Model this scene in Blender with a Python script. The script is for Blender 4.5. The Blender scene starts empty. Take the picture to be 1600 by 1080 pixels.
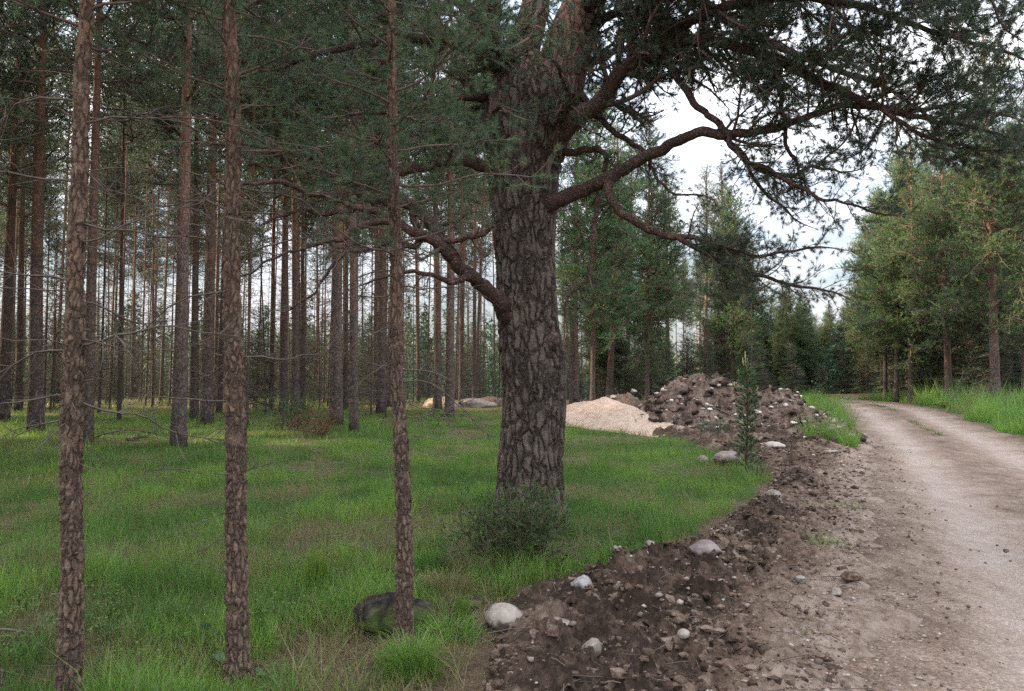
import bpy, bmesh, math, random
import numpy as np
from mathutils import Vector, noise as mn
R = math.radians
scene = bpy.context.scene
COL = scene.collection

# ------------------------------------------------------------------ camera, sky, sun, exposure
F = 1170.0; PITCH = math.atan(58/F); CAMZ = 1.6
cam = bpy.data.cameras.new('camera'); cam_o = bpy.data.objects.new('camera', cam); COL.objects.link(cam_o)
cam.sensor_width = 36; cam.lens = 36*F/1600; cam.clip_start = .05; cam.clip_end = 3000
cam_o.location = (0, 0, CAMZ); cam_o.rotation_euler = (R(90)+PITCH, 0, 0)
scene.camera = cam_o
SUN_EL, SUN_AZ = 27.0, -82.0        # azimuth from +Y, negative = to the left
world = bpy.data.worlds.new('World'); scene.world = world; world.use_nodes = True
wn = world.node_tree; wn.nodes.clear()
def wnode(t, **k):
    n = wn.nodes.new(t)
    for a, v in k.items(): setattr(n, a, v)
    return n
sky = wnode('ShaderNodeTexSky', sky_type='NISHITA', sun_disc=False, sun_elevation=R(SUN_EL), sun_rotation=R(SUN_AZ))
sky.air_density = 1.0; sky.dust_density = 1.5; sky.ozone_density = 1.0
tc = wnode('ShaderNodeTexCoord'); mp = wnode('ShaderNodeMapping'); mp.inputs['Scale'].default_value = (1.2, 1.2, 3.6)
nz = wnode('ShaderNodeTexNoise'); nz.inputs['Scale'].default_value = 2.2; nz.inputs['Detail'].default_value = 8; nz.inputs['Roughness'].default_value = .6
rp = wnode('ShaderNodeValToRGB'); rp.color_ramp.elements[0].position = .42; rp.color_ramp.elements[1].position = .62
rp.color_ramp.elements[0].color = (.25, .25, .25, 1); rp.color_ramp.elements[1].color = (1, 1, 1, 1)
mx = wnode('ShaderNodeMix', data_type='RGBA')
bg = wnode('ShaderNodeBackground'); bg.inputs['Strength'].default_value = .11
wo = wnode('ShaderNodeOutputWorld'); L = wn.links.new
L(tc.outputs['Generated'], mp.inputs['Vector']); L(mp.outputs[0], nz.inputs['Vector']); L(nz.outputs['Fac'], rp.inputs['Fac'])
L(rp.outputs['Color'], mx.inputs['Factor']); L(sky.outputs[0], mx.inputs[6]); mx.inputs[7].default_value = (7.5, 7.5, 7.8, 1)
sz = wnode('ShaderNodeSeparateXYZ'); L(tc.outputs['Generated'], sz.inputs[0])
mr = wnode('ShaderNodeMapRange'); L(sz.outputs['Z'], mr.inputs[0])      # overcast-style gradient: sky dimmed at the horizon, raised overhead to light the shade
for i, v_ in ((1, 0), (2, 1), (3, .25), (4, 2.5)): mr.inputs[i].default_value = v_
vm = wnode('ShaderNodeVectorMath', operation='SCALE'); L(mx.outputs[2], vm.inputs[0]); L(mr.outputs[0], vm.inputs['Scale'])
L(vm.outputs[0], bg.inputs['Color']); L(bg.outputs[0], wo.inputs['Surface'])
sl = bpy.data.lights.new('sun', 'SUN'); sl.energy = 5.0; sl.angle = R(1.0); sl.color = (1, .80, .55)
so = bpy.data.objects.new('sun', sl); COL.objects.link(so)
sv = Vector((math.sin(R(SUN_AZ))*math.cos(R(SUN_EL)), math.cos(R(SUN_AZ))*math.cos(R(SUN_EL)), math.sin(R(SUN_EL))))
so.rotation_euler = (-sv).to_track_quat('-Z', 'Y').to_euler()
scene.view_settings.view_transform = 'Standard'; scene.view_settings.look = 'None'
scene.view_settings.exposure = 1.66; scene.view_settings.gamma = 1.0
scene.render.engine = 'CYCLES'
cy = scene.cycles
cy.use_denoising = False; cy.max_bounces = 5; cy.diffuse_bounces = 3; cy.glossy_bounces = 1; cy.transmission_bounces = 3; cy.transparent_max_bounces = 4
cy.caustics_reflective = False; cy.caustics_refractive = False

# ------------------------------------------------------------------ maths helpers
def perlin(x, y, seed=0):
    x = np.asarray(x, float); y = np.asarray(y, float)
    xi = np.floor(x).astype(np.int64); yi = np.floor(y).astype(np.int64); xf = x-xi; yf = y-yi
    def g(ix, iy):
        h = (ix*374761393 + iy*668265263 + seed*2147483647) & 0xffffffff
        h = ((h ^ (h >> 13))*1274126177) & 0xffffffff
        a = ((h ^ (h >> 16)) & 0xffff)/65536.0*2*np.pi
        return np.cos(a), np.sin(a)
    u = xf*xf*xf*(xf*(xf*6-15)+10); v = yf*yf*yf*(yf*(yf*6-15)+10)
    def d(ix, iy, dx, dy):
        a, b = g(ix, iy); return a*dx+b*dy
    n00 = d(xi, yi, xf, yf); n10 = d(xi+1, yi, xf-1, yf); n01 = d(xi, yi+1, xf, yf-1); n11 = d(xi+1, yi+1, xf-1, yf-1)
    return (n00*(1-u)+n10*u)*(1-v)+(n01*(1-u)+n11*u)*v
def fbm(x, y, s, oct=4, seed=0, gain=.5):
    t = 0; a = 1.0
    for i in range(oct):
        t = t+a*perlin(np.asarray(x)*s+i*17.3, np.asarray(y)*s-i*9.1, seed+i); s *= 2.03; a *= gain
    return t
def sstep(a, b, x):
    t = np.clip((np.asarray(x, float)-a)/(b-a), 0, 1); return t*t*(3-2*t)
SOILX = ([-2, 2, 3.9, 5.2, 5.9, 6.3, 7.4, 9.3, 11.2, 13.2, 15.5, 18.5, 22, 25, 28, 32], [-1.2, -.6, -.33, -.22, 0, .43, 1.6, 2.6, 3.7, 4.5, 4.6, 4.1, 3, 1.9, .8, .5])
ROADL = ([-6, 1.5, 3.9, 7.4, 12.3, 17.2, 21, 27, 35.7, 42, 48, 56, 70], [-2.2, .75, 1.72, 3.45, 5.8, 8.0, 9.6, 11.9, 15.2, 16.6, 16.0, 11, 0])
ROADR = ([-6, 1.5, 3.9, 7.4, 12.3, 18.7, 24.6, 32, 43, 50, 60, 74], [2.4, 5.4, 6.5, 7.9, 10.1, 12.8, 14.9, 18.0, 21.6, 22, 17, 4])
def soilx(y): return np.interp(y, *SOILX)
def roadl(y): return np.interp(y, *ROADL)
def roadr(y): return np.interp(y, *ROADR)
def hbase(x, y):
    x = np.asarray(x, float); y = np.asarray(y, float)
    h = .5*sstep(12, 32, y)-1.6*sstep(45, 95, y)
    onroad = sstep(-.6, .3, x-roadl(y))*(1-sstep(-.3, .6, x-roadr(y)))
    return h+(1-onroad)*(.06*perlin(x*.35, y*.35, 5)+.035*perlin(x*1.1, y*1.1, 6))+.02*onroad*perlin(x*.5, y*.3, 9)+.45*sstep(1.5, 6, x-roadr(y))*(y < 60)
def H(x, y): return float(hbase(x, y))
def P(px, py, d):
    u = (540-py)/F; r = (px-800)/F; y = math.cos(PITCH)-math.sin(PITCH)*u; z = math.sin(PITCH)+math.cos(PITCH)*u
    k = d/y; return Vector((r*k, d, CAMZ+z*k))
def G(px, py):
    d = 2.0
    while d < 90:
        p = P(px, py, d)
        if p.z <= H(p.x, p.y): return p
        d += .04
    return p
def unit(a): return a/np.maximum(np.linalg.norm(a, axis=-1, keepdims=True), 1e-9)

# ------------------------------------------------------------------ mesh builder
class MB:
    def __init__(s): s.V = []; s.T = []; s.Q = []; s.TM = []; s.QM = []; s.A = []; s.n = 0
    def add(s, V, T=None, Q=None, mat=0, var=.5):
        V = np.asarray(V, np.float32).reshape(-1, 3); s.V.append(V)
        s.A.append(np.broadcast_to(np.asarray(var, np.float32), (len(V),)).copy())
        if T is not None and len(T): T = np.asarray(T, np.int32)+s.n; s.T.append(T); s.TM.append(np.full(len(T), mat, np.int32))
        if Q is not None and len(Q): Q = np.asarray(Q, np.int32)+s.n; s.Q.append(Q); s.QM.append(np.full(len(Q), mat, np.int32))
        s.n += len(V)
    def tube(s, pts, rad, n=6, mat=0, var=.5, cap=True):
        P_ = np.asarray(pts, float); m = len(P_); rad = np.broadcast_to(np.asarray(rad, float), (m,))
        T_ = unit(np.gradient(P_, axis=0)); ref = np.array([0, 0, 1.]) if abs(T_[0, 2]) < .9 else np.array([1., 0, 0])
        U = np.zeros_like(P_); u = np.cross(T_[0], ref); u /= np.linalg.norm(u)+1e-9
        for i in range(m):
            u = u-T_[i]*np.dot(u, T_[i]); u /= np.linalg.norm(u)+1e-9; U[i] = u
        W = np.cross(T_, U); a = np.arange(n)*2*np.pi/n
        V = P_[:, None]+rad[:, None, None]*(np.cos(a)[None, :, None]*U[:, None]+np.sin(a)[None, :, None]*W[:, None])
        i = np.arange(m-1)[:, None]*n; j = np.arange(n)[None]; k = (j+1) % n
        Q = np.stack([i+j, i+k, i+n+k, i+n+j], -1).reshape(-1, 4)
        V = V.reshape(-1, 3)
        if cap:
            V = np.vstack([V, P_[-1]+T_[-1]*rad[-1]*.5, P_[0]]); b = (m-1)*n; j = np.arange(n); k = (j+1) % n
            T = np.vstack([np.stack([b+j, b+k, np.full(n, m*n)], -1), np.stack([k, j, np.full(n, m*n+1)], -1)])
        else: T = None
        s.add(V, T, Q, mat, var)
    def build(s, name, mats, parent=None, smooth=True, loc=None):
        me = bpy.data.meshes.new(name)
        V = np.vstack(s.V) if s.V else np.zeros((0, 3), np.float32)
        if loc is not None: V = V-np.asarray(loc, np.float32)
        T = np.vstack(s.T) if s.T else np.zeros((0, 3), np.int32); Q = np.vstack(s.Q) if s.Q else np.zeros((0, 4), np.int32)
        nT, nQ = len(T), len(Q)
        me.vertices.add(len(V)); me.vertices.foreach_set('co', V.astype(np.float32).ravel())
        me.loops.add(nT*3+nQ*4); me.loops.foreach_set('vertex_index', np.concatenate([T.ravel(), Q.ravel()]).astype(np.int32))
        me.polygons.add(nT+nQ)
        st = np.concatenate([np.arange(nT)*3, nT*3+np.arange(nQ)*4]).astype(np.int32); me.polygons.foreach_set('loop_start', st)
        mi = np.concatenate(([np.concatenate(s.TM)] if nT else [])+([np.concatenate(s.QM)] if nQ else [])).astype(np.int32)
        me.polygons.foreach_set('material_index', mi)
        me.polygons.foreach_set('use_smooth', np.full(nT+nQ, smooth, dtype=bool))
        at = me.attributes.new('var', 'FLOAT', 'POINT'); at.data.foreach_set('value', np.concatenate(s.A).astype(np.float32))
        me.update(calc_edges=True)
        for m in (mats if isinstance(mats, (list, tuple)) else [mats]): me.materials.append(m)
        o = bpy.data.objects.new(name, me); COL.objects.link(o)
        if parent is not None: o.parent = parent
        if loc is not None and parent is None: o.location = loc
        return o
def tag(o, label=None, cat=None, group=None, kind=None):
    if label: o['label'] = label
    if cat: o['category'] = cat
    if group: o['group'] = group
    if kind: o['kind'] = kind
    return o
def empty(name, loc, label=None, cat=None, group=None):
    o = bpy.data.objects.new(name, None); COL.objects.link(o); o.location = loc; o.empty_display_size = .2
    return tag(o, label, cat, group)
def bez(pts, n=None):
    """Catmull-Rom through pts"""
    p = np.array([list(q) for q in pts], float); m = len(p); n = n or 5
    q = np.vstack([2*p[0]-p[1], p, 2*p[-1]-p[-2]]); out = []
    for i in range(1, m):
        t = np.linspace(0, 1, n, endpoint=False)[:, None]; a, b, c, d = q[i-1], q[i], q[i+1], q[i+2]
        out.append(.5*((2*b)+(-a+c)*t+(2*a-5*b+4*c-d)*t**2+(-a+3*b-3*c+d)*t**3))
    return np.vstack(out+[p[-1:]])
def resamp(v, n): return np.interp(np.linspace(0, 1, n), np.linspace(0, 1, len(v)), v)

def needles(mb, Pn, D, rng, n=26, slen=.09, nlen=.055, wid=.004, ang=.75, mat=1, vr=(0, 1), droop=0):
    Pn = np.asarray(Pn, float); D = unit(np.asarray(D, float)); S = len(Pn)
    if not S: return
    sh = np.repeat(rng.random(S), n)
    Pq = np.repeat(Pn, n, 0); Dq = np.repeat(D, n, 0); t = rng.random((S*n, 1))
    pr = unit(np.cross(Dq, rng.normal(size=(S*n, 3)))); a = ang*(.45+.9*rng.random((S*n, 1)))*(1.25-.75*t)
    nd = unit(Dq*np.cos(a)+pr*np.sin(a)+np.array([0, 0, -droop])); o = Pq+Dq*t*slen
    ln = nlen*(.7+.5*rng.random((S*n, 1))); sd = unit(np.cross(nd, rng.normal(size=(S*n, 3))))*wid*.5
    V = np.stack([o-sd, o+sd, o+nd*ln], 1).reshape(-1, 3)
    var = np.clip(vr[0]+(vr[1]-vr[0])*(sh*.6+.4*rng.random(S*n)), 0, 1)
    mb.add(V, np.arange(S*n*3).reshape(-1, 3), mat=mat, var=np.repeat(var, 3))

# ------------------------------------------------------------------ materials
def mat(name):
    m = bpy.data.materials.new(name); m.use_nodes = True; nt = m.node_tree; nt.nodes.clear()
    out = nt.nodes.new('ShaderNodeOutputMaterial'); return m, nt, out
def N(nt, t, ins=None, **k):
    n = nt.nodes.new(t)
    for a, v in k.items(): setattr(n, a, v)
    for a, v in (ins or {}).items():
        if hasattr(v, 'is_linked') or isinstance(v, bpy.types.NodeSocket): nt.links.new(v, n.inputs[a])
        else: n.inputs[a].default_value = v
    return n
def ramp(nt, fac, stops):
    n = nt.nodes.new('ShaderNodeValToRGB'); cr = n.color_ramp
    while len(cr.elements) < len(stops): cr.elements.new(.5)
    for e, (p, c) in zip(cr.elements, stops): e.position = p; e.color = (*c, 1) if len(c) == 3 else c
    nt.links.new(fac, n.inputs['Fac']); return n.outputs['Color']
def mixc(nt, f, a, b, mode='MIX'):
    n = nt.nodes.new('ShaderNodeMix'); n.data_type = 'RGBA'; n.blend_type = mode
    for i, v in ((0, f), (6, a), (7, b)):
        if isinstance(v, bpy.types.NodeSocket): nt.links.new(v, n.inputs[i])
        else: n.inputs[i].default_value = v if i == 0 else (*v, 1)
    return n.outputs[2]
def mth(nt, op, a, b=0, clamp=False):
    n = nt.nodes.new('ShaderNodeMath'); n.operation = op; n.use_clamp = clamp
    for i, v in ((0, a), (1, b)):
        if isinstance(v, bpy.types.NodeSocket): nt.links.new(v, n.inputs[i])
        else: n.inputs[i].default_value = v
    return n.outputs[0]
def maprange(nt, v, a, b, c=0, d=1): return N(nt, 'ShaderNodeMapRange', {0: v, 1: a, 2: b, 3: c, 4: d}).outputs[0]
def bark_mat(name, sc, lo_c, hi_c, crack, z0, z1, disp, true_disp=False, elong=.36, cw=.16, cdark=1.0, warp=1.0):
    m, nt, out = mat(name)
    tc = N(nt, 'ShaderNodeTexCoord').outputs['Object']
    def warped(k, amp, ns):
        nz = N(nt, 'ShaderNodeTexNoise', {'Vector': tc, 'Scale': ns, 'Detail': 4})
        wv = N(nt, 'ShaderNodeVectorMath', {0: nz.outputs['Color'], 1: (.5, .5, .5)}, operation='SUBTRACT').outputs[0]
        wv = N(nt, 'ShaderNodeVectorMath', {0: wv, 'Scale': amp}, operation='SCALE').outputs[0]
        pv = N(nt, 'ShaderNodeVectorMath', {0: tc, 1: wv}, operation='ADD').outputs[0]
        return N(nt, 'ShaderNodeVectorMath', {0: pv, 1: (k, k, elong*k)}, operation='MULTIPLY').outputs[0]
    pv = warped(1/sc, sc*2.6*warp, .45/sc); pv2 = warped(2.3/sc, sc*1.2, 1.1/sc)
    ve = N(nt, 'ShaderNodeTexVoronoi', {'Vector': pv, 'Scale': 1.0}, feature='DISTANCE_TO_EDGE').outputs['Distance']
    ve2 = N(nt, 'ShaderNodeTexVoronoi', {'Vector': pv2, 'Scale': 1.0}, feature='DISTANCE_TO_EDGE').outputs['Distance']
    vc = N(nt, 'ShaderNodeSeparateColor', {0: N(nt, 'ShaderNodeTexVoronoi', {'Vector': pv, 'Scale': 1.0}, feature='F1').outputs['Color']}).outputs[0]
    n2 = N(nt, 'ShaderNodeTexNoise', {'Vector': pv, 'Scale': 2.6, 'Detail': 8, 'Roughness': .7}).outputs['Fac']
    n4 = N(nt, 'ShaderNodeTexNoise', {'Vector': tc, 'Scale': .3/sc, 'Detail': 3}).outputs['Fac']
    vw = mth(nt, 'ADD', ve, mth(nt, 'MULTIPLY', mth(nt, 'SUBTRACT', n2, .5), .16))
    ed = mth(nt, 'MAXIMUM', maprange(nt, vw, 0.0, cw), maprange(nt, n4, .56, .66, 0, .6)); ed2 = maprange(nt, ve2, 0.0, .12)
    f = mth(nt, 'ADD', mth(nt, 'MULTIPLY', n2, .8), mth(nt, 'ADD', mth(nt, 'MULTIPLY', mth(nt, 'SUBTRACT', vc, .5), .16), mth(nt, 'MULTIPLY', mth(nt, 'SUBTRACT', n4, .5), .4)))
    lo = mixc(nt, maprange(nt, f, .2, .62), tuple(c*.55 for c in lo_c), tuple(c*1.4 for c in lo_c))
    sep = N(nt, 'ShaderNodeSeparateXYZ', {0: tc})
    n3 = N(nt, 'ShaderNodeTexNoise', {'Vector': tc, 'Scale': 1.6, 'Detail': 4}).outputs['Fac']
    zz = mth(nt, 'ADD', sep.outputs['Z'], mth(nt, 'MULTIPLY', mth(nt, 'SUBTRACT', n3, .5), (z1-z0)*1.6)); hf = maprange(nt, zz, z0, z1)
    hi = mixc(nt, maprange(nt, f, .2, .62), tuple(c*.6 for c in hi_c), tuple(c*1.35 for c in hi_c))
    col = mixc(nt, hf, lo, hi)
    ck = mth(nt, 'ADD', mth(nt, 'MULTIPLY', ed, .82), mth(nt, 'MULTIPLY', ed2, .18)); ck = mth(nt, 'MAXIMUM', ck, mth(nt, 'ADD', mth(nt, 'MULTIPLY', hf, .55), 1-cdark))
    col = mixc(nt, ck, crack, col)
    b = N(nt, 'ShaderNodeBsdfPrincipled', {'Base Color': col, 'Roughness': .9, 'Specular IOR Level': .25})
    hgt = mth(nt, 'ADD', mth(nt, 'MULTIPLY', ed, .7), mth(nt, 'ADD', mth(nt, 'MULTIPLY', n2, .5), mth(nt, 'MULTIPLY', ed2, .12)))
    hgt = mth(nt, 'MULTIPLY', hgt, maprange(nt, hf, 0, 1, 1, .45))
    nt.links.new(b.outputs[0], out.inputs['Surface'])
    if true_disp:
        dn = N(nt, 'ShaderNodeDisplacement', {'Height': hgt, 'Midlevel': .6, 'Scale': disp}); nt.links.new(dn.outputs[0], out.inputs['Displacement'])
        m.displacement_method = 'BOTH'
    else:
        bn = N(nt, 'ShaderNodeBump', {'Height': hgt, 'Distance': disp, 'Strength': 1.0}); nt.links.new(bn.outputs[0], b.inputs['Normal'])
    return m
def leaf_mat(name, stops, trans=.3, rough=.5):
    m, nt, out = mat(name)
    v = N(nt, 'ShaderNodeAttribute', attribute_name='var').outputs['Fac']
    oi = N(nt, 'ShaderNodeObjectInfo').outputs['Random']
    col = ramp(nt, v, stops)
    col = N(nt, 'ShaderNodeHueSaturation', {'Color': col, 'Hue': maprange(nt, oi, 0, 1, .485, .512), 'Value': maprange(nt, oi, 0, 1, .85, 1.2)}).outputs[0]
    b = N(nt, 'ShaderNodeBsdfPrincipled', {'Base Color': col, 'Roughness': rough, 'Specular IOR Level': .3})
    t = N(nt, 'ShaderNodeBsdfTranslucent', {'Color': col}); mx = N(nt, 'ShaderNodeMixShader', {0: trans, 1: b.outputs[0], 2: t.outputs[0]})
    nt.links.new(mx.outputs[0], out.inputs['Surface']); return m
def noise_mat(name, stops, scale=20, detail=6, rough=.95, bump=.01, stretch=None, attr=None, spots=None, stain=None):
    m, nt, out = mat(name); tc = N(nt, 'ShaderNodeTexCoord').outputs['Object']
    if stretch: tc = N(nt, 'ShaderNodeVectorMath', {0: tc, 1: stretch}, operation='MULTIPLY').outputs[0]
    n1 = N(nt, 'ShaderNodeTexNoise', {'Vector': tc, 'Scale': scale, 'Detail': detail, 'Roughness': .7}).outputs['Fac']
    n2 = N(nt, 'ShaderNodeTexNoise', {'Vector': tc, 'Scale': scale*.17, 'Detail': 3}).outputs['Fac']
    f = mth(nt, 'ADD', mth(nt, 'MULTIPLY', n1, .65), mth(nt, 'MULTIPLY', n2, .35))
    if attr:
        v = N(nt, 'ShaderNodeAttribute', attribute_name='var').outputs['Fac']
        f = mth(nt, 'ADD', f, mth(nt, 'MULTIPLY', mth(nt, 'SUBTRACT', v, .5), attr))
    col = ramp(nt, f, stops)
    if spots:
        vo = N(nt, 'ShaderNodeTexVoronoi', {'Vector': tc, 'Scale': spots[0]})
        sepc = N(nt, 'ShaderNodeSeparateColor', {0: vo.outputs['Color']}).outputs[0]
        k = mth(nt, 'MULTIPLY', maprange(nt, vo.outputs['Distance'], spots[1], spots[1]*.7), mth(nt, 'GREATER_THAN', sepc, spots[3]))
        col = mixc(nt, k, col, spots[2])
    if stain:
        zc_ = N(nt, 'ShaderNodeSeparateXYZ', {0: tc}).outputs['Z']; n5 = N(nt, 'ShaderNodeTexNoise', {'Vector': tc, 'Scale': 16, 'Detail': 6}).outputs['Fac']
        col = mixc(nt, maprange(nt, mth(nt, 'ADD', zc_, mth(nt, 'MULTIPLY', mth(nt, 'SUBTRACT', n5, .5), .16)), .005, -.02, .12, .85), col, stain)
    b = N(nt, 'ShaderNodeBsdfPrincipled', {'Base Color': col, 'Roughness': rough, 'Specular IOR Level': .2})
    bn = N(nt, 'ShaderNodeBump', {'Height': n1, 'Distance': bump, 'Strength': 1.0}); nt.links.new(bn.outputs[0], b.inputs['Normal'])
    nt.links.new(b.outputs[0], out.inputs['Surface']); return m

M = {}
M['bark_old'] = bark_mat('old_pine_bark', .078, (.145, .113, .092), (.27, .135, .095), (.042, .031, .025), 4.9, 6.3, .055, True, .27, .17, .94, .6)
M['bark_young'] = bark_mat('young_pine_bark', .026, (.175, .12, .086), (.26, .14, .09), (.062, .042, .032), 2.2, 6, .020, True, .3, .22, .92, .55)
M['bark_mid'] = bark_mat('pine_bark', .05, (.135, .105, .09), (.25, .125, .08), (.04, .03, .026), 1.0, 9, .02)
M['limb'] = bark_mat('limb_bark', .035, (.15, .09, .07), (.15, .09, .07), (.045, .028, .024), 50, 60, .022, False, 1.0, .2, .85)
M['limb_old'] = noise_mat('limb_bark', [(.34, (.05, .032, .027)), (.48, (.10, .06, .048)), (.62, (.19, .115, .09))], 22, 8, .9, .02, stretch=(1, 1, 1.6))
M['twig'] = noise_mat('twig_bark', [(.3, (.06, .042, .035)), (.7, (.17, .12, .095))], 40, 3, .9, .002)
M['dead'] = noise_mat('dead_twig', [(.3, (.055, .042, .036)), (.7, (.15, .12, .10))], 40, 3, .9, .002)
M['needle'] = leaf_mat('pine_needles', [(0, (.042, .070, .044)), (.5, (.074, .118, .064)), (.85, (.115, .170, .070)), (1, (.19, .20, .07))])
M['needle_blue'] = leaf_mat('old_pine_needles', [(0, (.042, .06, .044)), (.6, (.074, .105, .068)), (1, (.12, .15, .075))])
M['spruce'] = leaf_mat('spruce_needles', [(0, (.03, .058, .034)), (.6, (.055, .10, .052)), (1, (.09, .155, .06))])
M['edge'] = leaf_mat('bright_green_needles', [(0, (.04, .08, .042)), (.5, (.075, .145, .06)), (.85, (.13, .21, .065)), (1, (.22, .26, .07))])  # brighter green than the other pine needles
M['leaf'] = leaf_mat('young_leaves', [(0, (.05, .13, .02)), (1, (.14, .26, .05))], .4)
M['juniper'] = leaf_mat('juniper_needles', [(0, (.045, .075, .035)), (.6, (.085, .14, .055)), (1, (.16, .22, .075))])
M['candle'] = leaf_mat('shoot_candles', [(0, (.35, .33, .12)), (1, (.5, .45, .2))], .2)
M['grass'] = leaf_mat('grass_blades', [(0, (.24, .185, .10)), (.16, (.15, .16, .05)), (.28, (.058, .105, .028)), (.6, (.092, .18, .036)), (1, (.21, .33, .055))], .38, .45)
M['rust'] = leaf_mat('dead_needles', [(0, (.12, .055, .03)), (1, (.26, .12, .06))], .2)

# ------------------------------------------------------------------ ground, soil, road
def grid_obj(name, X, Y, Z, m, keep=None, var=None, kind='structure', smooth=True):
    ny, nx = X.shape; V = np.stack([X, Y, Z], -1).reshape(-1, 3)
    i = np.arange(ny-1)[:, None]*nx; j = np.arange(nx-1)[None]
    Q = np.stack([i+j, i+j+1, i+nx+j+1, i+nx+j], -1).reshape(-1, 4)
    if keep is not None:
        k = keep.ravel(); Q = Q[k[Q].any(1)]; used = np.zeros(len(V), bool); used[Q] = True
        idx = np.cumsum(used)-1; Q = idx[Q]; V = V[used]; var = var.ravel()[used] if var is not None else None
    mb = MB(); mb.add(V, Q=Q, var=.5 if var is None else np.ravel(var)); o = mb.build(name, m, smooth=smooth)
    tag(o, kind=kind); return o
def grassiness(x, y):
    """1 = lush grass, 0 = bare"""
    x = np.asarray(x, float); y = np.asarray(y, float)
    w = .35*perlin(x*1.1, y*1.1, 21)+.16*perlin(x*3.3, y*3.3, 22)
    g = sstep(.12, -.12, x-soilx(y)+w)*(y < 30)+(y >= 30)*(x < roadl(y)-9)*1.0
    # dry bare patch round the mossy rock and by the juniper
    for cx, cy, rx, ry, k in ((-.75, 4.5, 1.0, .75, .95), (-.25, 5.2, .5, .8, .7), (-2.2, 6.6, .9, .5, .45), (.9, 8.3, 1.0, .7, .55), (-.9, 6.5, .8, .6, .4)):
        q = ((x-cx)/rx)**2+((y-cy)/ry)**2+1.3*perlin(x*2.2, y*2.2, 31)+.5; g = g*(1-k*sstep(1.35, .6, q))
    f = perlin(x*.45+4, y*.45, 41)+.7*perlin(x*1.7, y*1.7, 42)+.4*perlin(x*4, y*4, 43); g = g*(.30+.70*sstep(-.40, .14, f))*(1-.35*sstep(1, -3, x+.25*(y-6))*sstep(14, 6, y))
    return g*(1-.75*sstep(24, 33, y))
u = np.linspace(-1, 1, 560); XX = 2.2*np.sinh(5.3*u)+.8; v = np.linspace(-.55, 1, 620); YY = 2.2*np.sinh(5.4*v)+5
X, Y = np.meshgrid(XX, YY); Z = hbase(X, Y)
soilm = (X > soilx(Y)+.15)*(X < roadl(Y)-.05)*(Y < 30); roadm = sstep(-.1, .4, X-roadl(Y))*(1-sstep(-.4, .1, X-roadr(Y)))
Z = Z-.04*roadm-.05*sstep(.1, .5, X-soilx(Y))*(X < roadr(Y))*(Y < 30)
Z = Z+.012*perlin(X*7, Y*7, 3)*(np.hypot(X, Y) < 25)
m, nt, out = mat('forest_floor')
tcn = N(nt, 'ShaderNodeTexCoord').outputs['Object']; va = N(nt, 'ShaderNodeAttribute', attribute_name='var').outputs['Fac']
a = N(nt, 'ShaderNodeTexNoise', {'Vector': tcn, 'Scale': 9, 'Detail': 8, 'Roughness': .75}).outputs['Fac']
b_ = N(nt, 'ShaderNodeTexNoise', {'Vector': tcn, 'Scale': 55, 'Detail': 5, 'Roughness': .8}).outputs['Fac']
br = ramp(nt, mth(nt, 'ADD', mth(nt, 'MULTIPLY', a, .5), mth(nt, 'MULTIPLY', b_, .5)), [(.36, (.045, .032, .022)), (.5, (.12, .085, .055)), (.62, (.22, .16, .10))])
gr = ramp(nt, b_, [(.3, (.02, .045, .012)), (.55, (.045, .095, .022)), (.75, (.08, .13, .035))])
col = mixc(nt, mth(nt, 'ADD', va, mth(nt, 'MULTIPLY', mth(nt, 'SUBTRACT', a, .5), 1.2), True), br, gr)
pb = N(nt, 'ShaderNodeBsdfPrincipled', {'Base Color': col, 'Roughness': .95, 'Specular IOR Level': .1})
bn = N(nt, 'ShaderNodeBump', {'Height': b_, 'Distance': .03, 'Strength': 1.0}); nt.links.new(bn.outputs[0], pb.inputs['Normal'])
nt.links.new(pb.outputs[0], out.inputs['Surface']); M['floor'] = m
def strips(x, y):
    l = sstep(-1.7, -1.2, x-roadl(y))*(x < roadl(y))*sstep(16, 19, y); r = (x > roadr(y)+.25)*sstep(3.9, 2.6, x-roadr(y))
    return np.maximum(l, r)
ground = grid_obj('ground', X, Y, Z, M['floor'], var=np.clip(np.maximum(grassiness(X, Y)*.8, strips(X, Y)*.8), 0, 1))

# soil: dark churned earth between the grass and the road
M['soil'] = noise_mat('dark_soil', [(.33, (.028, .018, .012)), (.45, (.080, .053, .037)), (.56, (.150, .106, .077)), (.70, (.25, .195, .155))], 16, 9, 1.0, .03, attr=.4, spots=(42, .25, (.26, .21, .17), .94))
sx, sy = np.meshgrid(np.arange(-1.8, 6.4, .024), np.arange(1.5, 9.0, .024))
def soil_h(x, y):
    e = np.minimum(x-soilx(y)-.22*perlin(x*2.3, y*2.3, 61)-.10*perlin(x*6.5, y*6.5, 62), roadl(y)-x+.30+.55*perlin(x*1.3, y*1.3, 63)+.3*perlin(x*4, y*4, 60)+.12*perlin(x*9, y*9, 64))
    lump = .15*np.abs(fbm(x, y, 1.7, 6, 65, .68))+.08*np.maximum(0, fbm(x, y, 6.5, 4, 66, .65)-.02)+.022*fbm(x, y, 21, 2, 67)
    bank = sstep(0, .7, e); far = sstep(roadl(y)-.1, roadl(y)-1.4, x)
    return hbase(x, y)-.06+.10*sstep(-.15, .45, e)+bank*lump*(.45+1.0*far)+.10*bank*far*sstep(0, .9, fbm(x, y, .7, 2, 68)+.4), e
def soil_grid(name, x, y):
    z, e = soil_h(x, y); far = sstep(roadl(y)-.1, roadl(y)-1.2, x)
    grid_obj(name, x, y, z, M['soil'], keep=e > -.35, var=np.clip(.5-.38*far*sstep(.0, .5, fbm(x, y, .9, 3, 70)+.35)+.28*(1-far), 0, 1))
soil_grid('soil', sx, sy)
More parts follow.
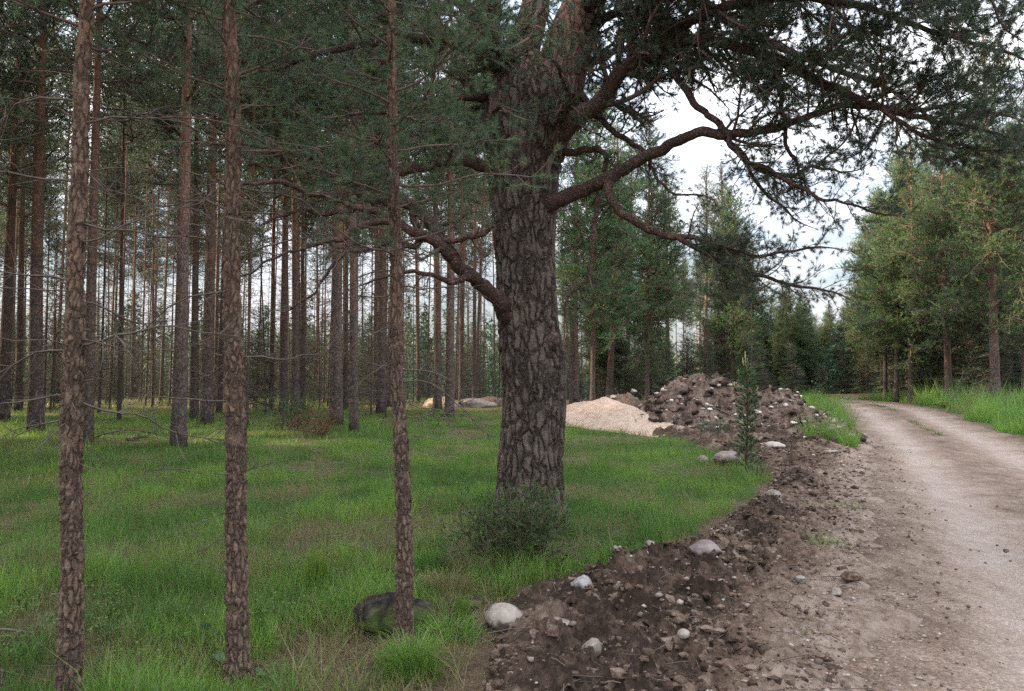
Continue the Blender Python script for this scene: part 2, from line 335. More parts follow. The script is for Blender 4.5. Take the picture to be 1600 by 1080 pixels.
sx2, sy2 = np.meshgrid(np.arange(1, 12.5, .05), np.arange(9.0-.024, 30, .05)); soil_grid('soil', sx2, sy2)

# road: pale crushed limestone, two wheel tracks
ry = np.concatenate([np.arange(-5, 3, .25), np.arange(3, 14, .045), np.arange(14, 40, .14), np.arange(40, 70, .6)])
t = np.linspace(-.05, 1.05, 144); T_, Yr = np.meshgrid(t, ry); Xr = roadl(Yr)+(roadr(Yr)-roadl(Yr))*T_
Xr = Xr+.16*perlin(Xr*1.3, Yr*1.3, 71)*sstep(.3, .5, np.abs(T_-.5))
ed = np.minimum(T_+.05, 1.05-T_); trk = np.exp(-((T_-.27)/.12)**2)+np.exp(-((T_-.75)/.12)**2)
Zr = hbase(Xr, Yr)+.012-.06*sstep(.035, 0, ed)-.05*trk+.018*fbm(Xr, Yr, 2.5, 4, 72)+.006*fbm(Xr, Yr, 12, 3, 73)*(1-.6*np.clip(trk, 0, 1))
m, nt, out = mat('gravel_road'); tcn = N(nt, 'ShaderNodeTexCoord').outputs['Object']; va = N(nt, 'ShaderNodeAttribute', attribute_name='var').outputs['Fac']
a = N(nt, 'ShaderNodeTexNoise', {'Vector': tcn, 'Scale': 1.1, 'Detail': 6, 'Roughness': .6}).outputs['Fac']
st = N(nt, 'ShaderNodeVectorMath', {0: tcn, 1: (1, .45, 1)}, operation='MULTIPLY').outputs[0]
a2 = N(nt, 'ShaderNodeTexNoise', {'Vector': st, 'Scale': 6, 'Detail': 7, 'Roughness': .7}).outputs['Fac']
vo = N(nt, 'ShaderNodeTexVoronoi', {'Vector': tcn, 'Scale': 60, 'Randomness': 1.0}); vs = N(nt, 'ShaderNodeSeparateColor', {0: vo.outputs['Color']}).outputs[0]
vo2 = N(nt, 'ShaderNodeTexVoronoi', {'Vector': tcn, 'Scale': 130}); vs2 = N(nt, 'ShaderNodeSeparateColor', {0: vo2.outputs['Color']}).outputs[0]
f = mth(nt, 'ADD', va, mth(nt, 'ADD', mth(nt, 'MULTIPLY', mth(nt, 'SUBTRACT', a, .5), .9), mth(nt, 'MULTIPLY', mth(nt, 'SUBTRACT', a2, .5), 1.1)))
base = ramp(nt, f, [(.05, (.085, .056, .038)), (.36, (.165, .118, .086)), (.62, (.222, .170, .134)), (1, (.285, .235, .198))])
sp = ramp(nt, vs, [(0, (.55, .55, .55)), (.6, (.95, .95, .95)), (1, (1.5, 1.5, 1.45))]); sp2 = ramp(nt, vs2, [(0, (.7, .7, .7)), (1, (1.25, 1.25, 1.25))])
gm = mth(nt, 'SUBTRACT', 1.0, mth(nt, 'MULTIPLY', va, .75))
colr = mixc(nt, gm, base, mixc(nt, 1.0, base, sp, 'MULTIPLY')); colr = mixc(nt, .7, colr, mixc(nt, 1.0, colr, sp2, 'MULTIPLY'))
pb = N(nt, 'ShaderNodeBsdfPrincipled', {'Base Color': colr, 'Roughness': .92, 'Specular IOR Level': .2})
bh = mth(nt, 'ADD', mth(nt, 'MULTIPLY', vo.outputs['Distance'], -1.0), mth(nt, 'MULTIPLY', a2, 1.5))
bn = N(nt, 'ShaderNodeBump', {'Height': bh, 'Distance': .012, 'Strength': .8}); nt.links.new(bn.outputs[0], pb.inputs['Normal'])
nt.links.new(pb.outputs[0], out.inputs['Surface']); M['road'] = m
grid_obj('road', Xr, Yr, Zr, m, var=np.clip(.28+.55*np.clip(trk, 0, 1)-.25*sstep(.12, 0, ed), 0, 1))
print('ground done')

# ------------------------------------------------------------------ stones, clods, heaps
def ico(sub):
    bm = bmesh.new(); bmesh.ops.create_icosphere(bm, subdivisions=sub, radius=1); v = np.array([x.co[:] for x in bm.verts]); f = np.array([[q.index for q in p.verts] for p in bm.faces]); bm.free(); return v, f
ICO = {k: ico(k) for k in (1, 2, 3, 4)}
def rock_shape(sub, seed, facet=.35, rough=.12, fine=.03):
    v, f = ICO[sub]; rg = np.random.default_rng(seed); v = v.copy()
    for _ in range(13):                                # cut planes give flat broken faces
        n = unit(rg.normal(size=3)); d = rg.uniform(1-facet, 1.0); s = v@n; k = np.maximum(0, s-d); v = v-n*k[:, None]*.95
    o = rg.uniform(0, 50, 3); nn = np.array([mn.fractal(Vector(p*1.4+o), 1.0, 2.0, 4) for p in v]); v = v*(1+rough*nn)[:, None]
    if sub > 2: n3 = np.array([mn.fractal(Vector(p*6+o), .8, 2.0, 3) for p in v]); v = v*(1+fine*n3)[:, None]
    return v, f
def rotz(a): c, s = math.cos(a), math.sin(a); return np.array([[c, -s, 0], [s, c, 0], [0, 0, 1]])
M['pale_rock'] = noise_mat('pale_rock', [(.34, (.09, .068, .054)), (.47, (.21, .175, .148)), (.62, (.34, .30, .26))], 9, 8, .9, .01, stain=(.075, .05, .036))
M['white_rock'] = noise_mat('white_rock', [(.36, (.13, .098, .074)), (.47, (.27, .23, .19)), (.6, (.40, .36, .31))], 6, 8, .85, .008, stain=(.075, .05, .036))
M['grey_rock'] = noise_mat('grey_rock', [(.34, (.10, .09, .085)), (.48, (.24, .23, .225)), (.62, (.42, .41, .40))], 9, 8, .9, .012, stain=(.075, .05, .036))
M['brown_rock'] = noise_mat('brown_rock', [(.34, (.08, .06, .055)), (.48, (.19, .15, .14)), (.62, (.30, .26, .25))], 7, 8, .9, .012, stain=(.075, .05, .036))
m, nt, out = mat('mossy_rock'); tcn = N(nt, 'ShaderNodeTexCoord').outputs['Object']
a = N(nt, 'ShaderNodeTexNoise', {'Vector': tcn, 'Scale': 11, 'Detail': 9, 'Roughness': .7}).outputs['Fac']; c2 = N(nt, 'ShaderNodeTexNoise', {'Vector': tcn, 'Scale': 3.2, 'Detail': 5}).outputs['Fac']
col = ramp(nt, a, [(.36, (.013, .011, .010)), (.5, (.036, .030, .026)), (.62, (.062, .052, .045)), (.74, (.14, .13, .12))]); ms = ramp(nt, a, [(.35, (.03, .045, .015)), (.65, (.09, .12, .035))])
z = N(nt, 'ShaderNodeSeparateXYZ', {0: tcn}).outputs['Z']
col = mixc(nt, maprange(nt, mth(nt, 'ADD', c2, mth(nt, 'MULTIPLY', z, -1.2)), .40, .52), col, ms)
pb = N(nt, 'ShaderNodeBsdfPrincipled', {'Base Color': col, 'Roughness': 1.0, 'Specular IOR Level': .05}); bn = N(nt, 'ShaderNodeBump', {'Height': a, 'Distance': .04}); nt.links.new(bn.outputs[0], pb.inputs['Normal']); nt.links.new(pb.outputs[0], out.inputs['Surface']); M['mossy'] = m

def surf(x, y):
    if soilx(y) < x < roadl(y) and y < 30: return max(float(soil_h(x, y)[0]), H(x, y)-.05)
    return H(x, y)
def rock(px, py, wpx, hpx, seed, m, label, cat='rock', group=None, z=None, d=None, dep=.8, facet=.35, sink=.2, name='rock', rot=None, rough=.07):
    """px,py: centre of the rock's foot"""
    g = G(px, py) if d is None else P(px, py, d)
    gz = surf(g.x, g.y) if z is None and d is None else (z if z is not None else g.z)
    sx_ = wpx/F*g.y/2; sz_ = hpx/F*g.y/2/(1-sink*.5)
    v, f = rock_shape(4, seed, facet, rough); v = v@rotz(seed*1.7 if rot is None else rot).T
    v = v/np.abs(v).max(0)*np.array([sx_, sx_*dep, sz_]); mb = MB(); mb.add(v, f)
    o = mb.build(name, m); o.location = (g.x, g.y+sx_*dep*.6, gz+sz_*(1-sink)); return tag(o, label, cat, group)
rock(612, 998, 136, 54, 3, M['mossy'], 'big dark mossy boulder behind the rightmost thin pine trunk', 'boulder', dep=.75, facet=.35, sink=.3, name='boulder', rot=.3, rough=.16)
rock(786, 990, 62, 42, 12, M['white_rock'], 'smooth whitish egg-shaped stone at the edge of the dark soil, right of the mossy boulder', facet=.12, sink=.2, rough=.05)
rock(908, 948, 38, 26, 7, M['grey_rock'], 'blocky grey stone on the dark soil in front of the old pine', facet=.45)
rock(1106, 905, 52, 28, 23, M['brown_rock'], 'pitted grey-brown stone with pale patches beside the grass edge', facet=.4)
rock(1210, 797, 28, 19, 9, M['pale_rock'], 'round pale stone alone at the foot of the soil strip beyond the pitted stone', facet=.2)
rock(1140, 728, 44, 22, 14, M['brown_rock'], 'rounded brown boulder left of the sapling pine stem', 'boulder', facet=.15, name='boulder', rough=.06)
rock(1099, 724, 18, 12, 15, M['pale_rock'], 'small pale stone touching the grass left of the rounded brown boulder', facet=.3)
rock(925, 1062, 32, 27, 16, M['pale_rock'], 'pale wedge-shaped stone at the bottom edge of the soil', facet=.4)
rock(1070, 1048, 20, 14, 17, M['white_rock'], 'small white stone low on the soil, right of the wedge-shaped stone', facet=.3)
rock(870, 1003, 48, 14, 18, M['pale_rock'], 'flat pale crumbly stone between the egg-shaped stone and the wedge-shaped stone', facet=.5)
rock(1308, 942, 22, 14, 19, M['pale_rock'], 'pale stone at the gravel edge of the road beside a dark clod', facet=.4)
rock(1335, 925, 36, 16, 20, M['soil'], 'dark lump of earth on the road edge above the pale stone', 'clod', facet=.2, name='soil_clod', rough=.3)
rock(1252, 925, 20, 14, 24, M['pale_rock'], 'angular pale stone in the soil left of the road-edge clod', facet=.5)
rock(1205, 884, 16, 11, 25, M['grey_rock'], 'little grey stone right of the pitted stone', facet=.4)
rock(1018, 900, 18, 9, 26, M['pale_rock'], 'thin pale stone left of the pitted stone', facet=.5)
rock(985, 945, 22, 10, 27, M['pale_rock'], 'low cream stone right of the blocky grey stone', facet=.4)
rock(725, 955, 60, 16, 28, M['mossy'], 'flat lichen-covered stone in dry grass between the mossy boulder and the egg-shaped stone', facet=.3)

# soil heap beside the road
def mound(name, cx, cy, profile, x, y, m, label, cat, var=None, loc=None):
    z = profile(x, y); gz = hbase(x, y); keep = z > gz-.12
    o = grid_obj(name, x, y, np.maximum(z, gz-.15), m, keep=keep, var=np.full(x.shape, .5) if var is None else var(x, y, z), kind=None)
    if 'kind' in o: del o['kind']
    tag(o, label, cat); return o
def heap_h(x, y):
    r = np.zeros_like(x)
    for cx, cy, a, b, h, an in ((5.6, 22.4, 3.0, 2.1, 1.48, 0), (4.0, 25.0, 2.6, 1.5, .85, .1), (7.5, 22.0, 2.3, 2.0, 1.08, .3), (8.1, 20.2, 1.3, 1.8, .78, 0), (6.9, 20.0, 2.2, 1.5, .30, 0), (8.6, 24.0, 1.7, 2.0, .5, 0), (7.2, 18.2, 1.1, 1.2, .2, 0), (7.9, 18.7, 1.1, 1.4, .38, 0)):
        c, s = math.cos(an), math.sin(an); dx = (x-cx)*c+(y-cy)*s; dy = -(x-cx)*s+(y-cy)*c
        q = np.sqrt((dx/a)**2+(dy/b)**2); r = np.maximum(r, h*sstep(1.1, .05, q)) + .25*np.minimum(r, h*sstep(1.1, .05, q))
    env = sstep(0, .35, r)
    n = .34*fbm(x, y, .9, 3, 81, .55)+.26*np.abs(fbm(x, y, 2.2, 5, 82, .66))+.07*fbm(x, y, 9, 3, 83)-.08
    return hbase(x, y)-.10+r+env*n*(.5+.5*np.clip(r, 0, 1))
hx, hy = np.meshgrid(np.arange(.8, 11.8, .042), np.arange(16.2, 26.4, .05))
M['heap'] = noise_mat('heap_soil', [(.35, (.030, .020, .015)), (.48, (.095, .064, .047)), (.58, (.175, .128, .10)), (.72, (.27, .215, .18))], 10, 9, 1.0, .04, attr=.35, spots=(20, .25, (.34, .3, .27), .9))
mound('soil_heap', 5, 22, heap_h, hx, hy, M['heap'], 'tall heap of dark dug-out earth mixed with stones beside the road', 'soil heap')
M['sand'] = noise_mat('pink_sand', [(.34, (.24, .165, .12)), (.5, (.38, .285, .215)), (.66, (.47, .37, .29))], 34, 8, 1.0, .03, spots=(28, .22, (.5, .44, .38), .8))
def sand_h(x, y):
    ax, ay, bx, by = 1.9, 25.6, 4.9, 20.0; L2 = (bx-ax)**2+(by-ay)**2; t = ((x-ax)*(bx-ax)+(y-ay)*(by-ay))/L2
    tt = np.clip(t, .15, .92); dd = np.hypot(x-ax-tt*(bx-ax), y-ay-tt*(by-ay)); w = np.interp(tt, [.15, .5, .95], [1.7, 1.5, 1.15]); h = np.interp(tt, [.15, .35, .6, .8, .95], [.66, .86, .60, .34, .10])
    r = h*(1-np.clip(dd/w, 0, 1.3)**1.25)
    return hbase(x, y)-.03+np.maximum(r, -.3)+.09*fbm(x, y, .8, 4, 91)+.04*fbm(x, y, 4, 3, 92)
gx, gy = np.meshgrid(np.arange(-1, 6.6, .05), np.arange(18.6, 28, .05))
mound('sand_heap', 3, 23, sand_h, gx, gy, M['sand'], 'smooth low heap of pinkish sand between the old pine and the dark soil heap', 'sand heap')
def top(x, y):
    x = np.asarray(x, float); y = np.asarray(y, float)
    return np.maximum(np.maximum(heap_h(x, y), sand_h(x, y)), np.maximum(hbase(x, y)-.03, np.where((x > soilx(y)) & (x < roadl(y)) & (y < 30), soil_h(x, y)[0], -9)))

def scatter(mb, pts, sizes, rng, sub=1, nvar=8, flat=.7, vr=(.2, .9), mat=0, seed0=100, sink=.45, amp=.25):
    shapes = [rock_shape(sub, seed0+i, .5, amp)[0] for i in range(nvar)]; f = ICO[sub][1]; k = rng.integers(0, nvar, len(pts))
    for s in range(nvar):
        q = np.where(k == s)[0]
        if not len(q): continue
        a = rng.uniform(0, 6.28, len(q)); c, sn = np.cos(a), np.sin(a); v = shapes[s][None]*sizes[q][:, None, None]*np.stack([rng.uniform(.7, 1.3, len(q)), rng.uniform(.7, 1.2, len(q)), rng.uniform(.6, 1.1, len(q))*flat], -1)[:, None]
        w = v.copy(); w[..., 0] = v[..., 0]*c[:, None]-v[..., 1]*sn[:, None]; w[..., 1] = v[..., 0]*sn[:, None]+v[..., 1]*c[:, None]
        p = np.array(pts)[q].copy(); p[:, 2] += sizes[q]*flat*(1-2*sink)*.5; w = w+p[:, None]
        F_ = (f[None]+(np.arange(len(q))*len(shapes[s]))[:, None, None]).reshape(-1, 3)
        mb.add(w.reshape(-1, 3), F_, var=np.repeat(rng.uniform(vr[0], vr[1], len(q)), len(shapes[s])), mat=mat)
rng = np.random.default_rng(5)
def sample_soil(n, ylo, yhi, fun):
    y = ylo*(yhi/ylo)**rng.random(n*4); a = soilx(y)-.1; b = roadl(y)+.4; x = a+(b-a)*rng.random(n*4)
    k = fun(x, y) > rng.random(n*4); x, y = x[k][:n], y[k][:n]; return np.stack([x, y, top(x, y)], -1)
M['pebble'] = noise_mat('pebbles', [(.25, (.065, .046, .035)), (.47, (.13, .10, .08)), (.68, (.25, .205, .17)), (.92, (.44, .39, .34))], 14, 5, .95, .004, attr=.7)
M['rubble'] = noise_mat('rubble_stone', [(.25, (.10, .08, .065)), (.45, (.24, .20, .17)), (.66, (.42, .38, .34)), (.9, (.58, .54, .5))], 14, 5, .95, .004, attr=.7)
mb = MB()
pt = sample_soil(1700, 2.6, 17, lambda x, y: .12+.88*sstep(-.15, .3, fbm(x, y, .8, 3, 111))*.8); scatter(mb, pt, .005+.022*rng.random(len(pt))**2.6*(1+.03*pt[:, 1])+.0012*pt[:, 1], rng)
y = 2.6*(20/2.6)**rng.random(2600); x = roadl(y)+rng.normal(-.05, .38, 2600); scatter(mb, np.stack([x, y, np.maximum(top(x, y), hbase(x, y)+.012)], -1), .004+.014*rng.random(2600)**2.5+.0008*y, rng)
o = mb.build('pebbles', M['pebble']); tag(o, kind='stuff')
mb = MB(); pt = sample_soil(9000, 2.6, 18, lambda x, y: sstep(roadl(y)+.1, roadl(y)-1.0, x)*.95*sstep(-.25, .25, fbm(x, y, 1.3, 3, 119))+.04); scatter(mb, pt, .006+.045*rng.random(len(pt))**3.0+.0009*pt[:, 1], rng, vr=(.15, .75), seed0=200, flat=.8, nvar=14, sink=.6, amp=.55)
tag(mb.build('dirt_clods', M['soil'], smooth=False), kind='stuff')
# debris on the heap: stones the size of a fist, countless
mb = MB(); n = 2600; x = rng.uniform(1.6, 10.5, n); y = rng.uniform(17.2, 24.5, n); hz = heap_h(x, y); k = (hz > sand_h(x, y))*(hz > hbase(x, y)-.02)
x, y, hz = x[k], y[k], hz[k]; scatter(mb, np.stack([x, y, hz], -1), .012+.10*rng.random(len(x))**4, rng, sub=2, vr=(.1, 1.0))
tag(mb.build('rubble', M['rubble']), kind='stuff')
mb = MB(); n = 2600; x = rng.uniform(1.6, 10.5, n); y = rng.uniform(17.2, 24.5, n); hz = heap_h(x, y); k = (hz > sand_h(x, y))*(hz > hbase(x, y)-.02)
x, y, hz = x[k], y[k], hz[k]; scatter(mb, np.stack([x, y, hz], -1), .03+.13*rng.random(len(x))**3, rng, sub=2, vr=(.05, .5), seed0=300, flat=.9)
tag(mb.build('earth_clods', M['heap'], smooth=False), kind='stuff')

def on_heap(px, py):
    d = 15.0
    while d < 30:
        p = P(px, py, d)
        if p.z <= float(top(p.x, p.y)): return p
        d += .05
    return P(px, py, 22)
heap_rocks = [(958, 622, 15, 'M', 'white_rock', 'white round stone on the shoulder of the soil heap just above the sand heap'),
 (1053, 653, 13, 'M', 'white_rock', 'tall white stone on the near face of the soil heap left of its middle'),
 (1085, 647, 12, 'M', 'white_rock', 'square white stone in the middle of the soil heap face'),
 (1062, 672, 26, 'M', 'pale_rock', 'large pale stone low on the soil heap, right of the sand tongue'),
 (1139, 603, 13, 'M', 'white_rock', 'white stone near the top of the soil heap beside the sapling tip'),
 (1208, 698, 44, 'F', 'white_rock', 'broad flat white slab lying right of the sapling pine'),
 (1165, 670, 18, 'M', 'white_rock', 'pointed white stone behind the sapling pine stem'),
 (1163, 650, 22, 'F', 'white_rock', 'flat whitish stone at the end of the fallen stick on the heap'),
 (1075, 703, 12, 'F', 'white_rock', 'small white stone on the bare reddish ground below the heap'),
 (1216, 664, 12, 'M', 'pale_rock', 'pale stone in the dark hollow above the white slab'),
 (1278, 668, 14, 'M', 'pale_rock', 'grey-white stone on the right flank of the heap near the road'),
 (1300, 708, 30, 'F', 'pale_rock', 'wide pale stone embedded at the road-side foot of the heap'),
 (990, 612, 13, 'M', 'white_rock', 'white stone on the crest left of the heap summit'),
 (1063, 622, 14, 'M', 'pale_rock', 'pale stone below the heap summit'),
 (1268, 712, 16, 'F', 'pale_rock', 'pale angular stone between the white slab and the road'),
 (1243, 728, 16, 'F', 'grey_rock', 'grey stone below the white slab')]
for i, (px, py, w, k, mm, lab) in enumerate(heap_rocks):
    p = on_heap(px, py); s = w/F*p.y/2*.9; v, f = rock_shape(3, 400+i, .55, .28); v = v@rotz(i).T; v = v/np.abs(v).max(0)*np.array([s, s*.8, s*(.7 if k == 'M' else .36)])
    mb = MB(); mb.add(v, f); o = mb.build('rock', M[mm], smooth=True); o.location = (p.x, p.y+s*.3, p.z+s*.05); tag(o, lab, 'rock')
# pale rubble mounds far behind the old pine
for i, (px, py, wp, hp, mm, lab) in enumerate([(690, 632, 62, 22, 'sand', 'low pale sand mound far between the thin trunks left of the old pine'), (742, 640, 70, 18, 'pale_rock', 'wide pale stony mound just left of the old pine trunk, farther back'), (768, 632, 56, 20, 'heap', 'brown earth mound behind the old pine at left'), (700, 646, 80, 14, 'heap', 'long low brown earth mound in front of the pale sand mound')]):
    p = P(px, py, 33+i*.6); v, f = rock_shape(4, 500+i, .15, .18, .05); s = wp/F*p.y/2; hh = hp/F*p.y/2*1.6
    v = v/np.abs(v).max(0)*np.array([s, s*.8, hh]); mb = MB(); mb.add(v, f); o = mb.build('earth_mound', M[mm]); o.location = (p.x, p.y, H(p.x, p.y)); tag(o, lab, 'mound')
print('rocks done')

# ------------------------------------------------------------------ grass
def blades(n, ylo, yhi, dens, hgt, wid, rng, xfun, seg=True, vr=(.3, 1), lean=.35, mask_seed=0):
    y = (ylo**.6+(yhi**.6-ylo**.6)*rng.random(n))**(1/.6); x = xfun(y, rng.random(n)); g = dens(x, y); k = g > rng.random(n); x, y, g = x[k], y[k], g[k]; n = len(x)
    z = hbase(x, y)-.01
    patch = fbm(x, y, .9, 3, 131); tuft = 1.3*sstep(.0, .45, fbm(x, y, 2.3, 3, 132))+.8*sstep(.2, .5, fbm(x, y, 6, 2, 137))
    h = hgt*(.4+1.1*rng.random(n)**1.4)*(.6+.7*sstep(-.3, .4, patch))*(1+.7*tuft)
    a = rng.uniform(0, 6.28, n); b = rng.uniform(0, 6.28, n); ln = h*lean*(.3+1.2*rng.random(n))+h*.12*tuft
    dx, dy = np.cos(a)*ln, np.sin(a)*ln; w = wid*(.6+.8*rng.random(n)); wx, wy = np.cos(b)*w/2, np.sin(b)*w/2
    var = np.clip(vr[0]+(vr[1]-vr[0])*(.45*rng.random(n)+.55*sstep(-.5, .5, fbm(x, y, .5, 3, 133)+.25*patch)), 0, 1)
    dry = rng.random(n) < .05+.55*sstep(.75, .2, g); var = np.where(dry, rng.uniform(0, .2, n), var)
    base = np.stack([x, y, z], -1); mid = base+np.stack([dx*.35, dy*.35, h*.55], -1); tip = base+np.stack([dx, dy, h*.95], -1); ww = np.stack([wx, wy, wx*0], -1)
    mb = MB()
    if seg:
        V = np.stack([base-ww, base+ww, mid-ww*.8, mid+ww*.8, tip], 1).reshape(-1, 3); o = (np.arange(n)*5)[:, None, None]
        T = (np.array([[0, 1, 3], [0, 3, 2], [2, 3, 4]])[None]+o).reshape(-1, 3); mb.add(V, T, var=np.repeat(var, 5))
    else:
        V = np.stack([base-ww, base+ww, tip], 1).reshape(-1, 3); mb.add(V, np.arange(n*3).reshape(-1, 3), var=np.repeat(var, 3))
    return mb
fanl = lambda y, t: (-.82*y-1.5)+(soilx(y)+.3-(-.82*y-1.5))*t
tag(blades(290000, 2.6, 11, grassiness, .13, .0042, rng, fanl).build('grass', M['grass'], smooth=False), kind='stuff')
tag(blades(300000, 11, 32, grassiness, .13, .009, rng, fanl, seg=False).build('grass', M['grass'], smooth=False), kind='stuff')
fang = lambda y, t: (-.82*y)+(.5+.82*y)*t
tag(blades(50000, 30, 62, lambda x, y: .5*sstep(-.2, .3, perlin(x*.2, y*.2, 140)), .22, .03, rng, fang, seg=False, vr=(.2, .8)).build('grass', M['grass'], smooth=False), kind='stuff')
# roadside strips
tag(blades(26000, 17, 44, lambda x, y: (.5+.5*sstep(-.4, .2, perlin(x*.8, y*.8, 141))), .34, .016, rng, lambda y, t: roadl(y)-.1-1.35*t*(.6+.4*np.sin(y*2.1)), seg=False, vr=(.5, 1)).build('verge_grass', M['grass'], smooth=False), kind='stuff')
tag(blades(90000, 12, 48, lambda x, y: .95*sstep(4.2, 2.4, x-roadr(y))*(.35+.65*sstep(-.3, .15, perlin(x*.5, y*.5, 142))), .44, .018, rng, lambda y, t: roadr(y)+.35+3.9*t+.4*np.sin(y*1.7), seg=False, vr=(.5, 1)).build('verge_grass', M['grass'], smooth=False), kind='stuff')
# weeds in the soil, grass down the middle of the road far off, dry straw
spots = [(1290, 800, .35), (1275, 860, .3), (1300, 770, .3), (1180, 745, .4), (1260, 1000, .16), (815, 960, .2), (1230, 850, .2)]
def near_spots(x, y):
    g = np.zeros_like(x)
    for px, py, r in spots: c = G(px, py); g = np.maximum(g, np.exp(-((x-c.x)**2+(y-c.y)**2)/r**2))
    return g*.8
tag(blades(60000, 3.4, 15, near_spots, .07, .006, rng, lambda y, t: soilx(y)+(roadl(y)-soilx(y))*t, vr=(.4, .9), lean=.8).build('weeds', M['grass'], smooth=False), kind='stuff')
tag(blades(9000, 20, 42, lambda x, y: .8*sstep(.0, .35, perlin(x*.9, y*.45, 151)+.12), .05, .02, rng, lambda y, t: roadl(y)+(roadr(y)-roadl(y))*(.49+.07*t), seg=False, vr=(.1, .6), lean=.8).build('weeds', M['grass'], smooth=False), kind='stuff')
dryd = lambda x, y: (x < soilx(y)+.1)*(.08+.92*sstep(.75, .15, grassiness(x, y)))*.9
tag(blades(52000, 2.8, 13, dryd, .09, .0035, rng, fanl, vr=(0, .1), lean=1.6).build('dry_grass', M['grass'], smooth=False), kind='stuff')
print('grass done')

# ------------------------------------------------------------------ tree growth
class Sp:
    def __init__(s, **k):
        s.seg = .12; s.wob = .28; s.up = .06; s.spm = 9; s.kids = 7; s.ratio = .42; s.flat = .5; s.minr = .0018
        for a, v in k.items(): setattr(s, a, v)
def walk(p, d, Lh, sp, rng, up=None):
    n = max(3, int(Lh/sp.seg)+1); st = Lh/(n-1); out = [np.array(p, float)]; d = np.array(d, float); d /= np.linalg.norm(d)+1e-9
    for i in range(n-1):
        d = d+rng.normal(size=3)*sp.wob*math.sqrt(st/.12)*.6; d[2] += (sp.up if up is None else up); d /= np.linalg.norm(d); out.append(out[-1]+d*st)
    return np.array(out)
def grow(mb, sh, p, d, Lh, r, lvl, sp, rng, up=None):
    pts = walk(p, d, Lh, sp, rng, up); m = len(pts)
    mb.tube(pts, np.linspace(r, max(r*.35, sp.minr), m), 5 if r > .008 else 3, 0, cap=False)
    if lvl == 0:
        k = max(1, int(Lh*sp.spm)); ts = np.concatenate([[1.0], rng.uniform(.35, 1, k-1)]) if k > 1 else [1.0]
        for t in ts:
            i = min(int(t*(m-1)), m-2); dd = pts[i+1]-pts[i]; dd = dd/np.linalg.norm(dd)
            if t < 1: dd = dd+rng.normal(size=3)*.5; dd[2] += .15
            sh[0].append(pts[i]+(pts[i+1]-pts[i])*(t*(m-1)-i)); sh[1].append(dd)
        return
    k = max(2, int(Lh*sp.kids*(1 if lvl > 1 else 1.3)))
    for j in range(k):
        t = .18+.8*(j+rng.random())/k; i = min(int(t*(m-1)), m-2); tg = pts[i+1]-pts[i]; tg /= np.linalg.norm(tg)
        side = np.cross(tg, [0, 0, 1.]); side /= np.linalg.norm(side)+1e-9; sgn = 1 if j % 2 else -1
        w = side*sgn*(1-sp.flat*.5)+rng.normal(size=3)*sp.flat*.7; dd = tg*.75+unit(w)*.85
        grow(mb, sh, pts[i], dd, Lh*sp.ratio*(1.15-.6*t)*(.7+.6*rng.random()), max(r*.42, sp.minr), lvl-1, sp, rng)
    sh[0].append(pts[-1]); sh[1].append(pts[-1]-pts[-2])
def dead_twig(mb, p, d, Lh, r, rng, kids=5, mat=0, drop=-.02):
    sp = Sp(seg=.07 if Lh < 1.2 else Lh/16, wob=.4); pts = walk(p, d, Lh, sp, rng, drop); m = len(pts); mb.tube(pts, np.linspace(r, r*.25, m), 4, mat, cap=False)
    for j in range(kids):
        t = rng.uniform(.2, .95); i = min(int(t*(m-1)), m-2); tg = unit(pts[i+1]-pts[i]); dd = tg*.7+unit(rng.normal(size=3))*.8
        q = walk(pts[i], dd, Lh*rng.uniform(.12, .38), sp, rng, -.02); mb.tube(q, np.linspace(r*.45, r*.15, len(q)), 3, mat, cap=False)

